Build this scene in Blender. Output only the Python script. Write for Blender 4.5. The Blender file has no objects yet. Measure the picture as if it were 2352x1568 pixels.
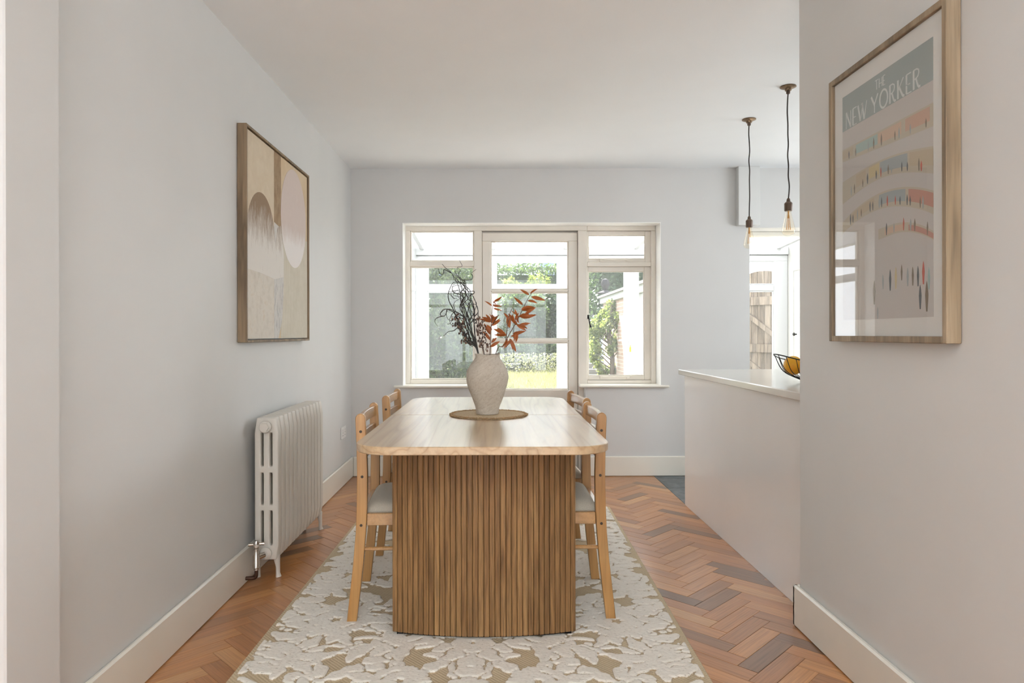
import bpy, bmesh, math, random
import numpy as np
from mathutils import Vector, Matrix

random.seed(7)
rng = np.random.default_rng(11)
PI = math.pi
SC = bpy.context.scene
COL = SC.collection

# ------------------------------------------------------------------ camera
cam_data = bpy.data.cameras.new('camera')
cam_data.sensor_width = 36.0
cam_data.lens = 24.0
cam_data.shift_x = (1176 - 1140) / 2352
cam_data.shift_y = (767 - 784) / 2352
cam_data.clip_end = 200
cam = bpy.data.objects.new('camera', cam_data)
cam.location = (0, 0, 1.108)
cam.rotation_euler = (PI / 2, math.radians(0.12), 0)
COL.objects.link(cam)
SC.camera = cam

# ------------------------------------------------------------------ world, sun, daylight at the windows behind and beside the camera
world = bpy.data.worlds.new('sky')
SC.world = world
world.use_nodes = True
wn = world.node_tree.nodes['Background']
wn.inputs['Color'].default_value = (0.89, 0.945, 1.0, 1)
wn.inputs['Strength'].default_value = 4.1

sun_d = bpy.data.lights.new('sun', 'SUN')
sun_d.energy = 25.5
sun_d.color = (1.0, 0.97, 0.92)
sun_d.angle = math.radians(0.6)
sun = bpy.data.objects.new('sun', sun_d)
sun.rotation_euler = (math.radians(-42), math.radians(-15), 0)
sun.location = (0, 20, 20)
COL.objects.link(sun)


def area(name, loc, rot, sx, sy, energy, color):
    d = bpy.data.lights.new(name, 'AREA')
    d.shape = 'RECTANGLE'
    d.size = sx
    d.size_y = sy
    d.energy = energy
    d.color = color
    o = bpy.data.objects.new(name, d)
    o.location = loc
    o.rotation_euler = rot
    COL.objects.link(o)
    return o


# daylight entering by the bay window of the front room and by the kitchen window
area('bay_window_daylight', (-0.25, -3.62, 1.30), (PI / 2, 0, 0), 2.7, 2.0, 44, (0.885, 0.95, 1.0))
area('kitchen_window_daylight', (3.72, 3.9, 1.5), (PI / 2, 0, PI / 2), 1.5, 1.0, 19, (0.885, 0.95, 1.0))

# added fill light aimed at the ceiling (its made-up stand is built further down)
ceiling_fill = area('ceiling_fill_light', (0.30, -0.80, 1.80), (PI, 0, 0), .42, .42, 108, (0.885, 0.95, 1.0))
ceiling_fill.data.shape = 'DISK'

vs = SC.view_settings
vs.view_transform = 'Standard'
vs.look = 'None'
vs.exposure = 0.26
vs.gamma = 1.0
vs.use_curve_mapping = False
SC.cycles.max_bounces = 6
SC.cycles.diffuse_bounces = 4
SC.cycles.glossy_bounces = 3
SC.cycles.transmission_bounces = 6
SC.cycles.transparent_max_bounces = 8
SC.cycles.use_light_tree = False
SC.cycles.caustics_reflective = False
SC.cycles.caustics_refractive = False
SC.cycles.sample_clamp_indirect = 6.0
SC.cycles.use_denoising = True
SC.cycles.use_adaptive_sampling = True
SC.cycles.adaptive_threshold = 0.05

# ------------------------------------------------------------------ materials
MATS = {}


class NT:
    def __init__(self, name):
        self.m = bpy.data.materials.new(name)
        self.m.use_nodes = True
        self.t = self.m.node_tree
        for n in list(self.t.nodes):
            self.t.nodes.remove(n)
        self.out = self.n('ShaderNodeOutputMaterial')
        MATS[name] = self.m

    def n(self, typ, **kw):
        nd = self.t.nodes.new(typ)
        for k, v in kw.items():
            if k.startswith('i_'):
                key = k[2:].replace('_', ' ')
                nd.inputs[key].default_value = v
            else:
                setattr(nd, k, v)
        return nd

    def l(self, a, b):
        self.t.links.new(a, b)

    def bsdf(self, col=(.8, .8, .8), rough=.5, **kw):
        b = self.n('ShaderNodeBsdfPrincipled')
        b.inputs['Base Color'].default_value = (*col, 1)
        b.inputs['Roughness'].default_value = rough
        for k, v in kw.items():
            b.inputs[k.replace('_', ' ')].default_value = v
        self.l(b.outputs[0], self.out.inputs[0])
        return b

    def coords(self, scale=(1, 1, 1), kind='Object', rnd=0.0):
        tc = self.n('ShaderNodeTexCoord')
        mp = self.n('ShaderNodeMapping')
        mp.inputs['Scale'].default_value = scale
        self.l(tc.outputs[kind], mp.inputs['Vector'])
        if rnd:
            oi = self.n('ShaderNodeObjectInfo')
            mu = self.n('ShaderNodeMath', operation='MULTIPLY')
            mu.inputs[1].default_value = rnd
            self.l(oi.outputs['Random'], mu.inputs[0])
            cb = self.n('ShaderNodeCombineXYZ')
            for k in range(3):
                self.l(mu.outputs[0], cb.inputs[k])
            self.l(cb.outputs[0], mp.inputs['Location'])
        return mp.outputs[0]

    def noise(self, vec, scale, detail=4, rough=.55, dist=0.0):
        nz = self.n('ShaderNodeTexNoise')
        nz.inputs['Scale'].default_value = scale
        nz.inputs['Detail'].default_value = detail
        nz.inputs['Roughness'].default_value = rough
        nz.inputs['Distortion'].default_value = dist
        self.l(vec, nz.inputs['Vector'])
        return nz.outputs['Fac']

    def ramp(self, fac, stops, interp='LINEAR'):
        r = self.n('ShaderNodeValToRGB')
        r.color_ramp.interpolation = interp
        e = r.color_ramp.elements
        while len(e) < len(stops):
            e.new(0.5)
        for k, (p, c) in enumerate(stops):
            e[k].position = p
            e[k].color = (*c, 1) if len(c) == 3 else c
        self.l(fac, r.inputs[0])
        return r.outputs['Color']

    def mix(self, fac, a, b, mode='MIX'):
        mx = self.n('ShaderNodeMix', data_type='RGBA', blend_type=mode)
        if hasattr(fac, 'is_linked'):
            self.l(fac, mx.inputs[0])
        else:
            mx.inputs[0].default_value = fac
        for s, v in ((6, a), (7, b)):
            if hasattr(v, 'is_linked'):
                self.l(v, mx.inputs[s])
            else:
                mx.inputs[s].default_value = (*v, 1)
        return mx.outputs[2]

    def bump(self, h, strength=.2, dist=.01, bsdf=None):
        b = self.n('ShaderNodeBump')
        b.inputs['Strength'].default_value = strength
        b.inputs['Distance'].default_value = dist
        self.l(h, b.inputs['Height'])
        if bsdf:
            self.l(b.outputs[0], bsdf.inputs['Normal'])
        return b.outputs[0]


def srgb(r, g, b):
    f = lambda c: (c / 255 / 12.92) if c <= 10 else ((c / 255 + .055) / 1.055) ** 2.4
    return (f(r), f(g), f(b))


def plain(name, col, rough=.5, **kw):
    m = NT(name)
    m.bsdf(col, rough, **kw)
    return m.m


def paint(name, col, rough=.55, bump=.06, scale=9, var=.03):
    m = NT(name)
    b = m.bsdf(col, rough)
    v = m.coords((1, 1, 1))
    n1 = m.noise(v, scale, 2)
    c = m.ramp(n1, [(.3, tuple(x * (1 - var) for x in col)), (.7, tuple(min(1, x * (1 + var * .5)) for x in col))])
    m.l(c, b.inputs['Base Color'])
    if bump > .08:
        m.bump(m.noise(v, 60, 2), bump, .004, b)
    return m.m


def wood(name, dark, mid, light, rough=.4, axis='z', grain=1.0, rings=6.0, coat=0.0, rnd=20.0, tint=.25, pore=.25, spec=.5, bump=.12, line=.55, pfreq=105, distort=.6, stretch=.09):
    """oak-like procedural timber, grain running along the given local axis"""
    m = NT(name)
    b = m.bsdf(mid, rough)
    b.inputs['Coat Weight'].default_value = coat
    b.inputs['Coat Roughness'].default_value = .3
    b.inputs['Specular IOR Level'].default_value = spec
    sc = {'x': (stretch, 1, 1), 'y': (1, stretch, 1), 'z': (1, 1, stretch)}[axis]
    v = m.coords(tuple(s * grain for s in sc), rnd=rnd)
    n1 = m.noise(v, 7, 3, .5, distort)
    w = m.n('ShaderNodeMath', operation='MULTIPLY')
    w.inputs[1].default_value = rings
    m.l(n1, w.inputs[0])
    fr = m.n('ShaderNodeMath', operation='PINGPONG')
    fr.inputs[1].default_value = 1.0
    m.l(w.outputs[0], fr.inputs[0])
    c = m.ramp(fr.outputs[0], [(0.0, light), (line, mid), (1.0, dark)])
    sp = {'x': (.03, 1, 1), 'y': (1, .03, 1), 'z': (1, 1, .03)}[axis]
    v2 = m.coords(tuple(s * grain for s in sp), rnd=rnd * 1.7)
    n2 = m.noise(v2, pfreq, 3, .6)
    c2 = m.ramp(n2, [(.36, (1 - pore,) * 3), (.56, (1, 1, 1))])
    c = m.mix(1.0, c, c2, 'MULTIPLY')
    oi = m.n('ShaderNodeObjectInfo')
    tv = m.ramp(oi.outputs['Random'], [(0, (1 - tint, 1 - tint * 1.1, 1 - tint * 1.25)), (.5, (1, 1, 1)), (1, (1 + tint * .45, 1 + tint * .4, 1 + tint * .3))])
    c = m.mix(1.0, c, tv, 'MULTIPLY')
    m.l(c, b.inputs['Base Color'])
    m.bump(n2, bump, .002, b)
    return m.m


# setting
paint('wall_paint', srgb(219, 218, 215), .5, .05, 3, .02)
paint('wall_paint_back', srgb(213, 211, 208), .5, .05, 3, .02)
paint('ceiling_paint', srgb(246, 247, 247), .7, .05, 2, .02)
plain('reveal_white', srgb(250, 249, 246), .35)  # white gloss paint, lightened so the reveals look lit by daylight
paint('gloss_trim', srgb(236, 231, 219), .3, .03, 4, .02)
paint('window_paint', srgb(232, 224, 212), .35, .05, 8, .03)
plain('upvc', srgb(172, 174, 175), .25)
paint('conservatory_tile', srgb(214, 210, 202), .5, .05, 6, .06)
paint('island_panel', srgb(250, 248, 246), .16, .01, 2, .02)
plain('worktop_stone', srgb(226, 221, 213), .13)
plain('subfloor', srgb(60, 38, 24), .8)
plain('black_metal', srgb(38, 36, 35), .4, Metallic=.6)
plain('dark_iron', srgb(70, 56, 44), .45, Metallic=.8)
plain('chrome', srgb(205, 198, 188), .22, Metallic=.95)
plain('brass_aged', srgb(128, 106, 82), .33, Metallic=.85)
plain('socket_brown', srgb(98, 78, 64), .4, Metallic=.3)
plain('flex', srgb(52, 44, 40), .8)
plain('white_plastic', srgb(236, 234, 230), .35)
plain('screw', srgb(62, 50, 38), .4, Metallic=.5)
plain('copper_pipe', srgb(74, 48, 34), .45, Metallic=.5)
plain('radiator_paint', srgb(214, 207, 196), .38)
plain('mat_board', srgb(238, 236, 230), .8)
plain('yellow_tag', srgb(245, 220, 60), .5)
plain('dark_fuzz', srgb(40, 36, 42), 1.0)


def parquet_mat():
    m = NT('parquet')
    b = m.bsdf((.3, .15, .07), .28)
    b.inputs['Coat Weight'].default_value = .32
    b.inputs['Coat Roughness'].default_value = .2
    v = m.coords((.05, 1, 1), rnd=37)
    n1 = m.noise(v, 24, 2, .5, .15)
    w = m.n('ShaderNodeMath', operation='MULTIPLY')
    w.inputs[1].default_value = 7
    m.l(n1, w.inputs[0])
    fr = m.n('ShaderNodeMath', operation='PINGPONG')
    fr.inputs[1].default_value = 1
    m.l(w.outputs[0], fr.inputs[0])
    grain = m.ramp(fr.outputs[0], [(0, (.92, .92, .92)), (1, (1.05, 1.04, 1.03))])
    oi = m.n('ShaderNodeObjectInfo')
    base = m.ramp(oi.outputs['Random'], [
        (0.0, srgb(112, 80, 58)), (.10, srgb(128, 92, 64)), (.22, srgb(164, 112, 70)),
        (.55, srgb(184, 126, 76)), (.75, srgb(196, 140, 88)), (.90, srgb(172, 116, 72)), (1.0, srgb(206, 156, 104))])
    c = m.mix(1.0, base, grain, 'MULTIPLY')
    v2 = m.coords((.03, 1, 1), rnd=11)
    n2 = m.noise(v2, 190, 2, .5)
    c = m.mix(1.0, c, m.ramp(n2, [(.35, (.80, .78, .76)), (.55, (1, 1, 1))]), 'MULTIPLY')
    m.l(c, b.inputs['Base Color'])


parquet_mat()


def slate_mat():
    m = NT('slate')
    b = m.bsdf(srgb(92, 96, 99), .45)
    v = m.coords((1, 1, 1), rnd=9)
    n = m.noise(v, 16, 6, .65)
    m.l(m.ramp(n, [(.3, srgb(74, 78, 81)), (.7, srgb(112, 116, 119))]), b.inputs['Base Color'])
    m.bump(n, .25, .004, b)


slate_mat()

wood('table_oak', srgb(184, 152, 113), srgb(200, 170, 132), srgb(206, 178, 141), .24, 'y', .6, 34, rnd=3, tint=.04, pore=.12, spec=.5, bump=.03, coat=.6, line=.7, distort=.15, stretch=.045)
wood('slat_oak', srgb(122, 88, 52), srgb(142, 106, 66), srgb(154, 118, 76), .5, 'z', 1.6, 6, rnd=60, tint=.16, pore=.42, spec=.35, pfreq=150, bump=.2)
wood('chair_oak', srgb(150, 104, 52), srgb(172, 124, 68), srgb(188, 142, 86), .36, 'z', 1.2, 4, rnd=30, tint=.10, pore=.16, coat=.25)
wood('chair_oak_rail', srgb(150, 104, 52), srgb(172, 124, 68), srgb(188, 142, 86), .24, 'y', 1.2, 4, rnd=30, tint=.08, pore=.14, coat=.8)
wood('frame_oak', srgb(122, 104, 82), srgb(148, 128, 102), srgb(166, 146, 120), .5, 'z', 1.6, 5, rnd=30, tint=.06, pore=.2)
wood('frame_walnut', srgb(102, 84, 62), srgb(128, 107, 81), srgb(146, 124, 97), .5, 'z', 1.6, 5, rnd=30, tint=.05, pore=.2)
wood('gate_timber', srgb(92, 80, 68), srgb(118, 104, 90), srgb(138, 124, 108), .75, 'z', 1.4, 6, rnd=30, tint=.15, pore=.25)


def fabric(name, col, scale=900, rough=.9):
    m = NT(name)
    b = m.bsdf(col, rough)
    v = m.coords((1, 1, 1))
    n = m.noise(v, scale, 2, .6)
    m.l(m.ramp(n, [(.3, tuple(c * .84 for c in col)), (.7, tuple(min(1, c * 1.08) for c in col))]), b.inputs['Base Color'])
    m.bump(n, .3, .002, b)
    b.inputs['Sheen Weight'].default_value = .2


fabric('seat_fabric', srgb(196, 188, 172), 420)


def vase_mat():
    m = NT('vase_clay')
    b = m.bsdf(srgb(196, 184, 168), .85)
    v = m.coords((1, 1, 1))
    mr = m.n('ShaderNodeMapping')
    mr.inputs['Rotation'].default_value = (0, math.radians(36), 0)
    m.l(v, mr.inputs['Vector'])
    mp = m.n('ShaderNodeMapping')
    mp.inputs['Scale'].default_value = (26, 60, 130)
    m.l(mr.outputs[0], mp.inputs['Vector'])
    n = m.noise(mp.outputs[0], 1.0, 5, .65, 1.2)
    n2 = m.noise(v, 120, 4)
    c = m.ramp(n, [(.34, srgb(178, 164, 146)), (.5, srgb(198, 187, 172)), (.75, srgb(208, 198, 184))])
    c = m.mix(.25, c, m.ramp(n2, [(.3, srgb(176, 160, 142)), (.7, srgb(212, 203, 190))]))
    m.l(c, b.inputs['Base Color'])
    ad = m.n('ShaderNodeMath', operation='ADD')
    m.l(n, ad.inputs[0])
    mu = m.n('ShaderNodeMath', operation='MULTIPLY')
    mu.inputs[1].default_value = .3
    m.l(n2, mu.inputs[0])
    m.l(mu.outputs[0], ad.inputs[1])
    m.bump(ad.outputs[0], .55, .006, b)


vase_mat()


def jute_mat(name, a, bcol):
    m = NT(name)
    b = m.bsdf(a, .95)
    v = m.coords((1, 1, 1))
    n = m.noise(v, 260, 3)
    m.l(m.ramp(n, [(.3, a), (.7, bcol)]), b.inputs['Base Color'])
    m.bump(n, .8, .004, b)


jute_mat('jute', srgb(176, 148, 112), srgb(220, 198, 164))
jute_mat('jute_edge', srgb(146, 114, 80), srgb(190, 158, 118))


def rug_mats():
    m = NT('rug_weave')
    b = m.bsdf(srgb(190, 170, 138), .95)
    v = m.coords((1, 1, 1))
    wv = m.n('ShaderNodeTexWave', wave_type='BANDS', bands_direction='DIAGONAL')
    wv.inputs['Scale'].default_value = 42
    wv.inputs['Distortion'].default_value = 1.2
    wv.inputs['Detail Scale'].default_value = 30
    m.l(v, wv.inputs['Vector'])
    n = m.noise(v, 300, 2)
    c = m.mix(.4, m.ramp(wv.outputs['Fac'], [(.2, srgb(190, 170, 138)), (.7, srgb(214, 196, 164))]),
              m.ramp(n, [(.3, srgb(176, 156, 128)), (.7, srgb(216, 198, 168))]))
    m.l(c, b.inputs['Base Color'])
    m.bump(wv.outputs['Fac'], .5, .002, b)

    m = NT('rug_pile')
    b = m.bsdf(srgb(222, 216, 205), 1.0)
    b.inputs['Sheen Weight'].default_value = .3
    v = m.coords((1, 1, 1))
    mp = m.n('ShaderNodeMapping')
    mp.inputs['Scale'].default_value = (70, 210, 60)
    m.l(v, mp.inputs['Vector'])
    n = m.noise(mp.outputs[0], 1.0, 2, .6)
    n2 = m.noise(v, 5, 3)
    pile = m.ramp(n, [(.27, srgb(168, 154, 134)), (.36, srgb(242, 234, 221)), (.8, srgb(250, 244, 233))])
    pile = m.mix(.12, pile, m.ramp(n2, [(.3, srgb(190, 178, 160)), (.7, srgb(250, 248, 243))]))
    n3 = m.noise(v, 330, 2)
    ground = m.ramp(n3, [(.3, srgb(154, 132, 104)), (.7, srgb(204, 184, 152))])
    at = m.n('ShaderNodeAttribute', attribute_name='pile')
    nj = m.noise(v, 120, 2)
    ad = m.n('ShaderNodeMath', operation='MULTIPLY_ADD')
    ad.inputs[1].default_value = .35
    m.l(nj, ad.inputs[0])
    m.l(at.outputs['Fac'], ad.inputs[2])
    fac = m.ramp(ad.outputs[0], [(.58, (0, 0, 0)), (.70, (1, 1, 1))])
    c = m.mix(fac, ground, pile)
    m.l(c, b.inputs['Base Color'])
    m.bump(n, .5, .004, b)


rug_mats()


def glass_mat(name, ior=1.5, haze=0.0, tint=(1, 1, 1), haze_col=(.9, .95, .93)):
    """thin pane: Fresnel mirror over clear transmission, with an optional film of dirt"""
    m = NT(name)
    tr = m.n('ShaderNodeBsdfTransparent')
    tr.inputs[0].default_value = (*tint, 1)
    gl = m.n('ShaderNodeBsdfGlossy')
    gl.inputs['Roughness'].default_value = 0.0
    # Schlick reflectance, the same from both sides of the thin pane
    lw = m.n('ShaderNodeLayerWeight')
    lw.inputs['Blend'].default_value = .5
    pw = m.n('ShaderNodeMath', operation='POWER')
    pw.inputs[1].default_value = 5.0
    m.l(lw.outputs['Facing'], pw.inputs[0])
    f0 = ((ior - 1) / (ior + 1)) ** 2
    fr = m.n('ShaderNodeMath', operation='MULTIPLY_ADD')
    fr.inputs[1].default_value = 1 - f0
    fr.inputs[2].default_value = f0
    m.l(pw.outputs[0], fr.inputs[0])
    base = tr.outputs[0]
    if haze:
        df = m.n('ShaderNodeBsdfDiffuse')
        df.inputs[0].default_value = (*haze_col, 1)
        tl = m.n('ShaderNodeBsdfTranslucent')
        tl.inputs[0].default_value = (*haze_col, 1)
        h = m.n('ShaderNodeMixShader')
        h.inputs[0].default_value = .6
        m.l(df.outputs[0], h.inputs[1])
        m.l(tl.outputs[0], h.inputs[2])
        v = m.coords((1, 1, .25))
        n = m.noise(v, 3.5, 4, .6)
        f = m.ramp(n, [(.3, (haze * .35,) * 3), (.75, (haze * 1.5,) * 3)])
        h2 = m.n('ShaderNodeMixShader')
        m.l(f, h2.inputs[0])
        m.l(tr.outputs[0], h2.inputs[1])
        m.l(h.outputs[0], h2.inputs[2])
        base = h2.outputs[0]
    mx = m.n('ShaderNodeMixShader')
    m.l(fr.outputs[0], mx.inputs[0])
    m.l(base, mx.inputs[1])
    m.l(gl.outputs[0], mx.inputs[2])
    m.l(mx.outputs[0], m.out.inputs[0])
    return m.m


glass_mat('pane_glass', 1.45, .006)
glass_mat('conservatory_glass', 1.32, .035)
glass_mat('picture_glass', 1.6)
glass_mat('bulb_glass', 1.45, .02, (1.0, .965, .90), (1, .92, .78))


def roof_mat():
    m = NT('polycarbonate')
    tl = m.n('ShaderNodeBsdfTranslucent')
    tl.inputs[0].default_value = (.80, .82, .83, 1)
    df = m.n('ShaderNodeBsdfDiffuse')
    df.inputs[0].default_value = (.9, .9, .9, 1)
    mx = m.n('ShaderNodeMixShader')
    mx.inputs[0].default_value = .2
    m.l(tl.outputs[0], mx.inputs[1])
    m.l(df.outputs[0], mx.inputs[2])
    m.l(mx.outputs[0], m.out.inputs[0])


roof_mat()


def leaf_mat(name, stops, trans=.45, rough=.5):
    m = NT(name)
    g = m.n('ShaderNodeNewGeometry')
    c = m.ramp(g.outputs['Random Per Island'], stops)
    df = m.n('ShaderNodeBsdfPrincipled')
    df.inputs['Roughness'].default_value = rough
    m.l(c, df.inputs['Base Color'])
    tl = m.n('ShaderNodeBsdfTranslucent')
    c2 = m.mix(1.0, c, (1.25, 1.3, .75), 'MULTIPLY')
    m.l(c2, tl.inputs[0])
    mx = m.n('ShaderNodeMixShader')
    mx.inputs[0].default_value = trans
    m.l(df.outputs[0], mx.inputs[1])
    m.l(tl.outputs[0], mx.inputs[2])
    m.l(mx.outputs[0], m.out.inputs[0])
    return m.m


leaf_mat('hedge_leaf', [(0, srgb(40, 59, 35)), (.5, srgb(65, 86, 53)), (1, srgb(98, 114, 75))])
leaf_mat('dark_leaf', [(0, srgb(28, 46, 31)), (.5, srgb(50, 70, 48)), (1, srgb(82, 99, 72))], .3)
leaf_mat('bright_leaf', [(0, srgb(83, 101, 52)), (.5, srgb(114, 127, 72)), (1, srgb(145, 149, 98))], .5)
leaf_mat('bush_leaf', [(0, srgb(45, 68, 40)), (.5, srgb(72, 95, 59)), (1, srgb(104, 121, 85))], .4)
leaf_mat('flower_stem', [(0, srgb(78, 75, 98)), (.4, srgb(98, 104, 78)), (1, srgb(147, 147, 127))], .4)
leaf_mat('grass_blade', [(0, srgb(112, 112, 90)), (.5, srgb(138, 138, 114)), (1, srgb(164, 160, 136))], .36)
paint('lawn_soil', srgb(118, 118, 92), .95, .3, 4, .2)
paint('soil', srgb(75, 67, 54), .95, .4, 6, .2)
paint('concrete', srgb(122, 121, 118), .85, .2, 5, .1)
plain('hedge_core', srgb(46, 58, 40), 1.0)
plain('bark', srgb(88, 74, 60), .9)
paint('render_blue', srgb(157, 164, 173), .8, .1, 3, .05)
paint('house_render', srgb(182, 186, 195), .8, .1, 2, .04)
plain('house_glass', srgb(98, 114, 144), .15)
plain('felt_roof', srgb(108, 108, 102), .9)
plain('fascia_white', srgb(193, 195, 195), .5)
paint('white_boards', srgb(166, 166, 162), .5, .05, 4, .03)


def brick_mat():
    m = NT('garden_brick')
    b = m.bsdf(srgb(180, 140, 120), .9)
    tc = m.n('ShaderNodeTexCoord')
    sp = m.n('ShaderNodeSeparateXYZ')
    m.l(tc.outputs['Object'], sp.inputs[0])
    cb = m.n('ShaderNodeCombineXYZ')
    m.l(sp.outputs['Y'], cb.inputs[0])
    m.l(sp.outputs['Z'], cb.inputs[1])
    bk = m.n('ShaderNodeTexBrick')
    bk.inputs['Color1'].default_value = (*srgb(176, 152, 138), 1)
    bk.inputs['Color2'].default_value = (*srgb(160, 132, 118), 1)
    bk.inputs['Mortar'].default_value = (*srgb(186, 178, 168), 1)
    bk.inputs['Scale'].default_value = 1
    bk.inputs['Brick Width'].default_value = .215
    bk.inputs['Row Height'].default_value = .075
    bk.inputs['Mortar Size'].default_value = .008
    m.l(cb.outputs[0], bk.inputs['Vector'])
    m.l(bk.outputs['Color'], b.inputs['Base Color'])


brick_mat()

leaf_mat('willow_bark', [(0, srgb(34, 32, 30)), (1, srgb(62, 56, 50))], 0.0)
leaf_mat('twig_bark', [(0, srgb(74, 52, 40)), (1, srgb(108, 76, 58))], 0.0)
leaf_mat('orange_leaf', [(0, srgb(112, 60, 30)), (.5, srgb(156, 84, 40)), (1, srgb(186, 110, 58))], .3, .45)
leaf_mat('berry', [(0, srgb(46, 38, 38)), (.6, srgb(92, 66, 54)), (1, srgb(140, 104, 84))], 0.0)


def fruit_mat():
    m = NT('fruit_skin')
    b = m.bsdf(srgb(236, 172, 32), .4)
    v = m.coords((1, 1, 1), rnd=5)
    n = m.noise(v, 12, 4)
    m.l(m.ramp(n, [(.3, srgb(228, 150, 20)), (.7, srgb(246, 196, 50))]), b.inputs['Base Color'])
    n2 = m.noise(v, 320, 2)
    m.bump(n2, .25, .001, b)


fruit_mat()


def art_mat(name, stops, scale=(8, 8, 8), stripes=0.0, rough=.8, nscale=2.0):
    m = NT(name)
    b = m.bsdf((.7, .7, .7), rough)
    v = m.coords(scale)
    n = m.noise(v, nscale, 4, .68)
    c = m.ramp(n, stops)
    if stripes:
        v2 = m.coords((1, 1, 1))
        wv = m.n('ShaderNodeTexWave', wave_type='BANDS', bands_direction='Y')
        wv.inputs['Scale'].default_value = stripes
        m.l(v2, wv.inputs['Vector'])
        c = m.mix(1.0, c, m.ramp(wv.outputs['Fac'], [(.1, (.84, .83, .81)), (.6, (1.03, 1.03, 1.03))]), 'MULTIPLY')
        m.bump(wv.outputs['Fac'], .3, .002, b)
    m.l(c, b.inputs['Base Color'])


def art_grad(name, dark, light, z0, z1):
    """brushed paint whose pigment changes from brown above to white scumble below"""
    m = NT(name)
    b = m.bsdf(dark, .8)
    tc = m.n('ShaderNodeTexCoord')
    sp = m.n('ShaderNodeSeparateXYZ')
    m.l(tc.outputs['Object'], sp.inputs[0])
    mr = m.n('ShaderNodeMapRange')
    mr.inputs['From Min'].default_value = z0
    mr.inputs['From Max'].default_value = z1
    m.l(sp.outputs['Z'], mr.inputs['Value'])
    v = m.coords((20, 46, 12))
    n = m.noise(v, 1.0, 6, .75)
    ad = m.n('ShaderNodeMath', operation='MULTIPLY_ADD')
    ad.inputs[1].default_value = 1.5
    ad.inputs[2].default_value = -.75
    m.l(n, ad.inputs[0])
    sm = m.n('ShaderNodeMath', operation='ADD')
    m.l(ad.outputs[0], sm.inputs[0])
    m.l(mr.outputs[0], sm.inputs[1])
    mid = tuple((a + c) / 2 for a, c in zip(dark, light))
    m.l(m.ramp(sm.outputs[0], [(.15, light), (.5, mid), (.9, dark)]), b.inputs['Base Color'])
    m.bump(n, .4, .003, b)


art_mat('art_stripe_beige', [(.3, srgb(214, 196, 170)), (.7, srgb(224, 208, 184))], stripes=34)
art_mat('art_stripe_pale', [(.3, srgb(210, 202, 184)), (.7, srgb(220, 212, 196))], stripes=34)
art_mat('art_tan', [(.3, srgb(206, 182, 148)), (.7, srgb(218, 198, 168))], nscale=1)
art_mat('art_block', [(.3, srgb(206, 196, 182)), (.55, srgb(220, 212, 200)), (.8, srgb(206, 186, 162))], (9, 9, 9))
art_mat('art_brown', [(.3, srgb(140, 112, 84)), (.7, srgb(172, 148, 118))], (14, 14, 8))
art_mat('art_grey', [(.3, srgb(176, 172, 168)), (.55, srgb(216, 212, 206)), (.8, srgb(190, 182, 172))], (20, 40, 10))
art_grad('art_arch', srgb(146, 122, 98), srgb(226, 220, 212), .42, .66)
art_grad('art_oval', srgb(214, 198, 190), srgb(236, 230, 226), .50, .62)
PALETTE = {'print_teal': (160, 171, 168), 'print_cream': (206, 200, 194), 'print_beige': (199, 189, 169), 'print_ochre': (197, 181, 154), 'print_aqua': (171, 192, 185), 'print_peach': (212, 183, 158), 'print_orange': (206, 170, 147), 'print_red': (194, 144, 125), 'print_yellow': (209, 193, 148), 'print_slate': (167, 175, 175), 'print_letter': (222, 226, 222), 'print_figure': (92, 96, 98), 'print_figure_brown': (132, 118, 98), 'print_figure_red': (196, 96, 76)}
for k_, c_ in PALETTE.items():
    plain(k_, srgb(*c_), .8)


def filament():
    plain('filament', srgb(226, 170, 90), .4)


filament()


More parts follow.
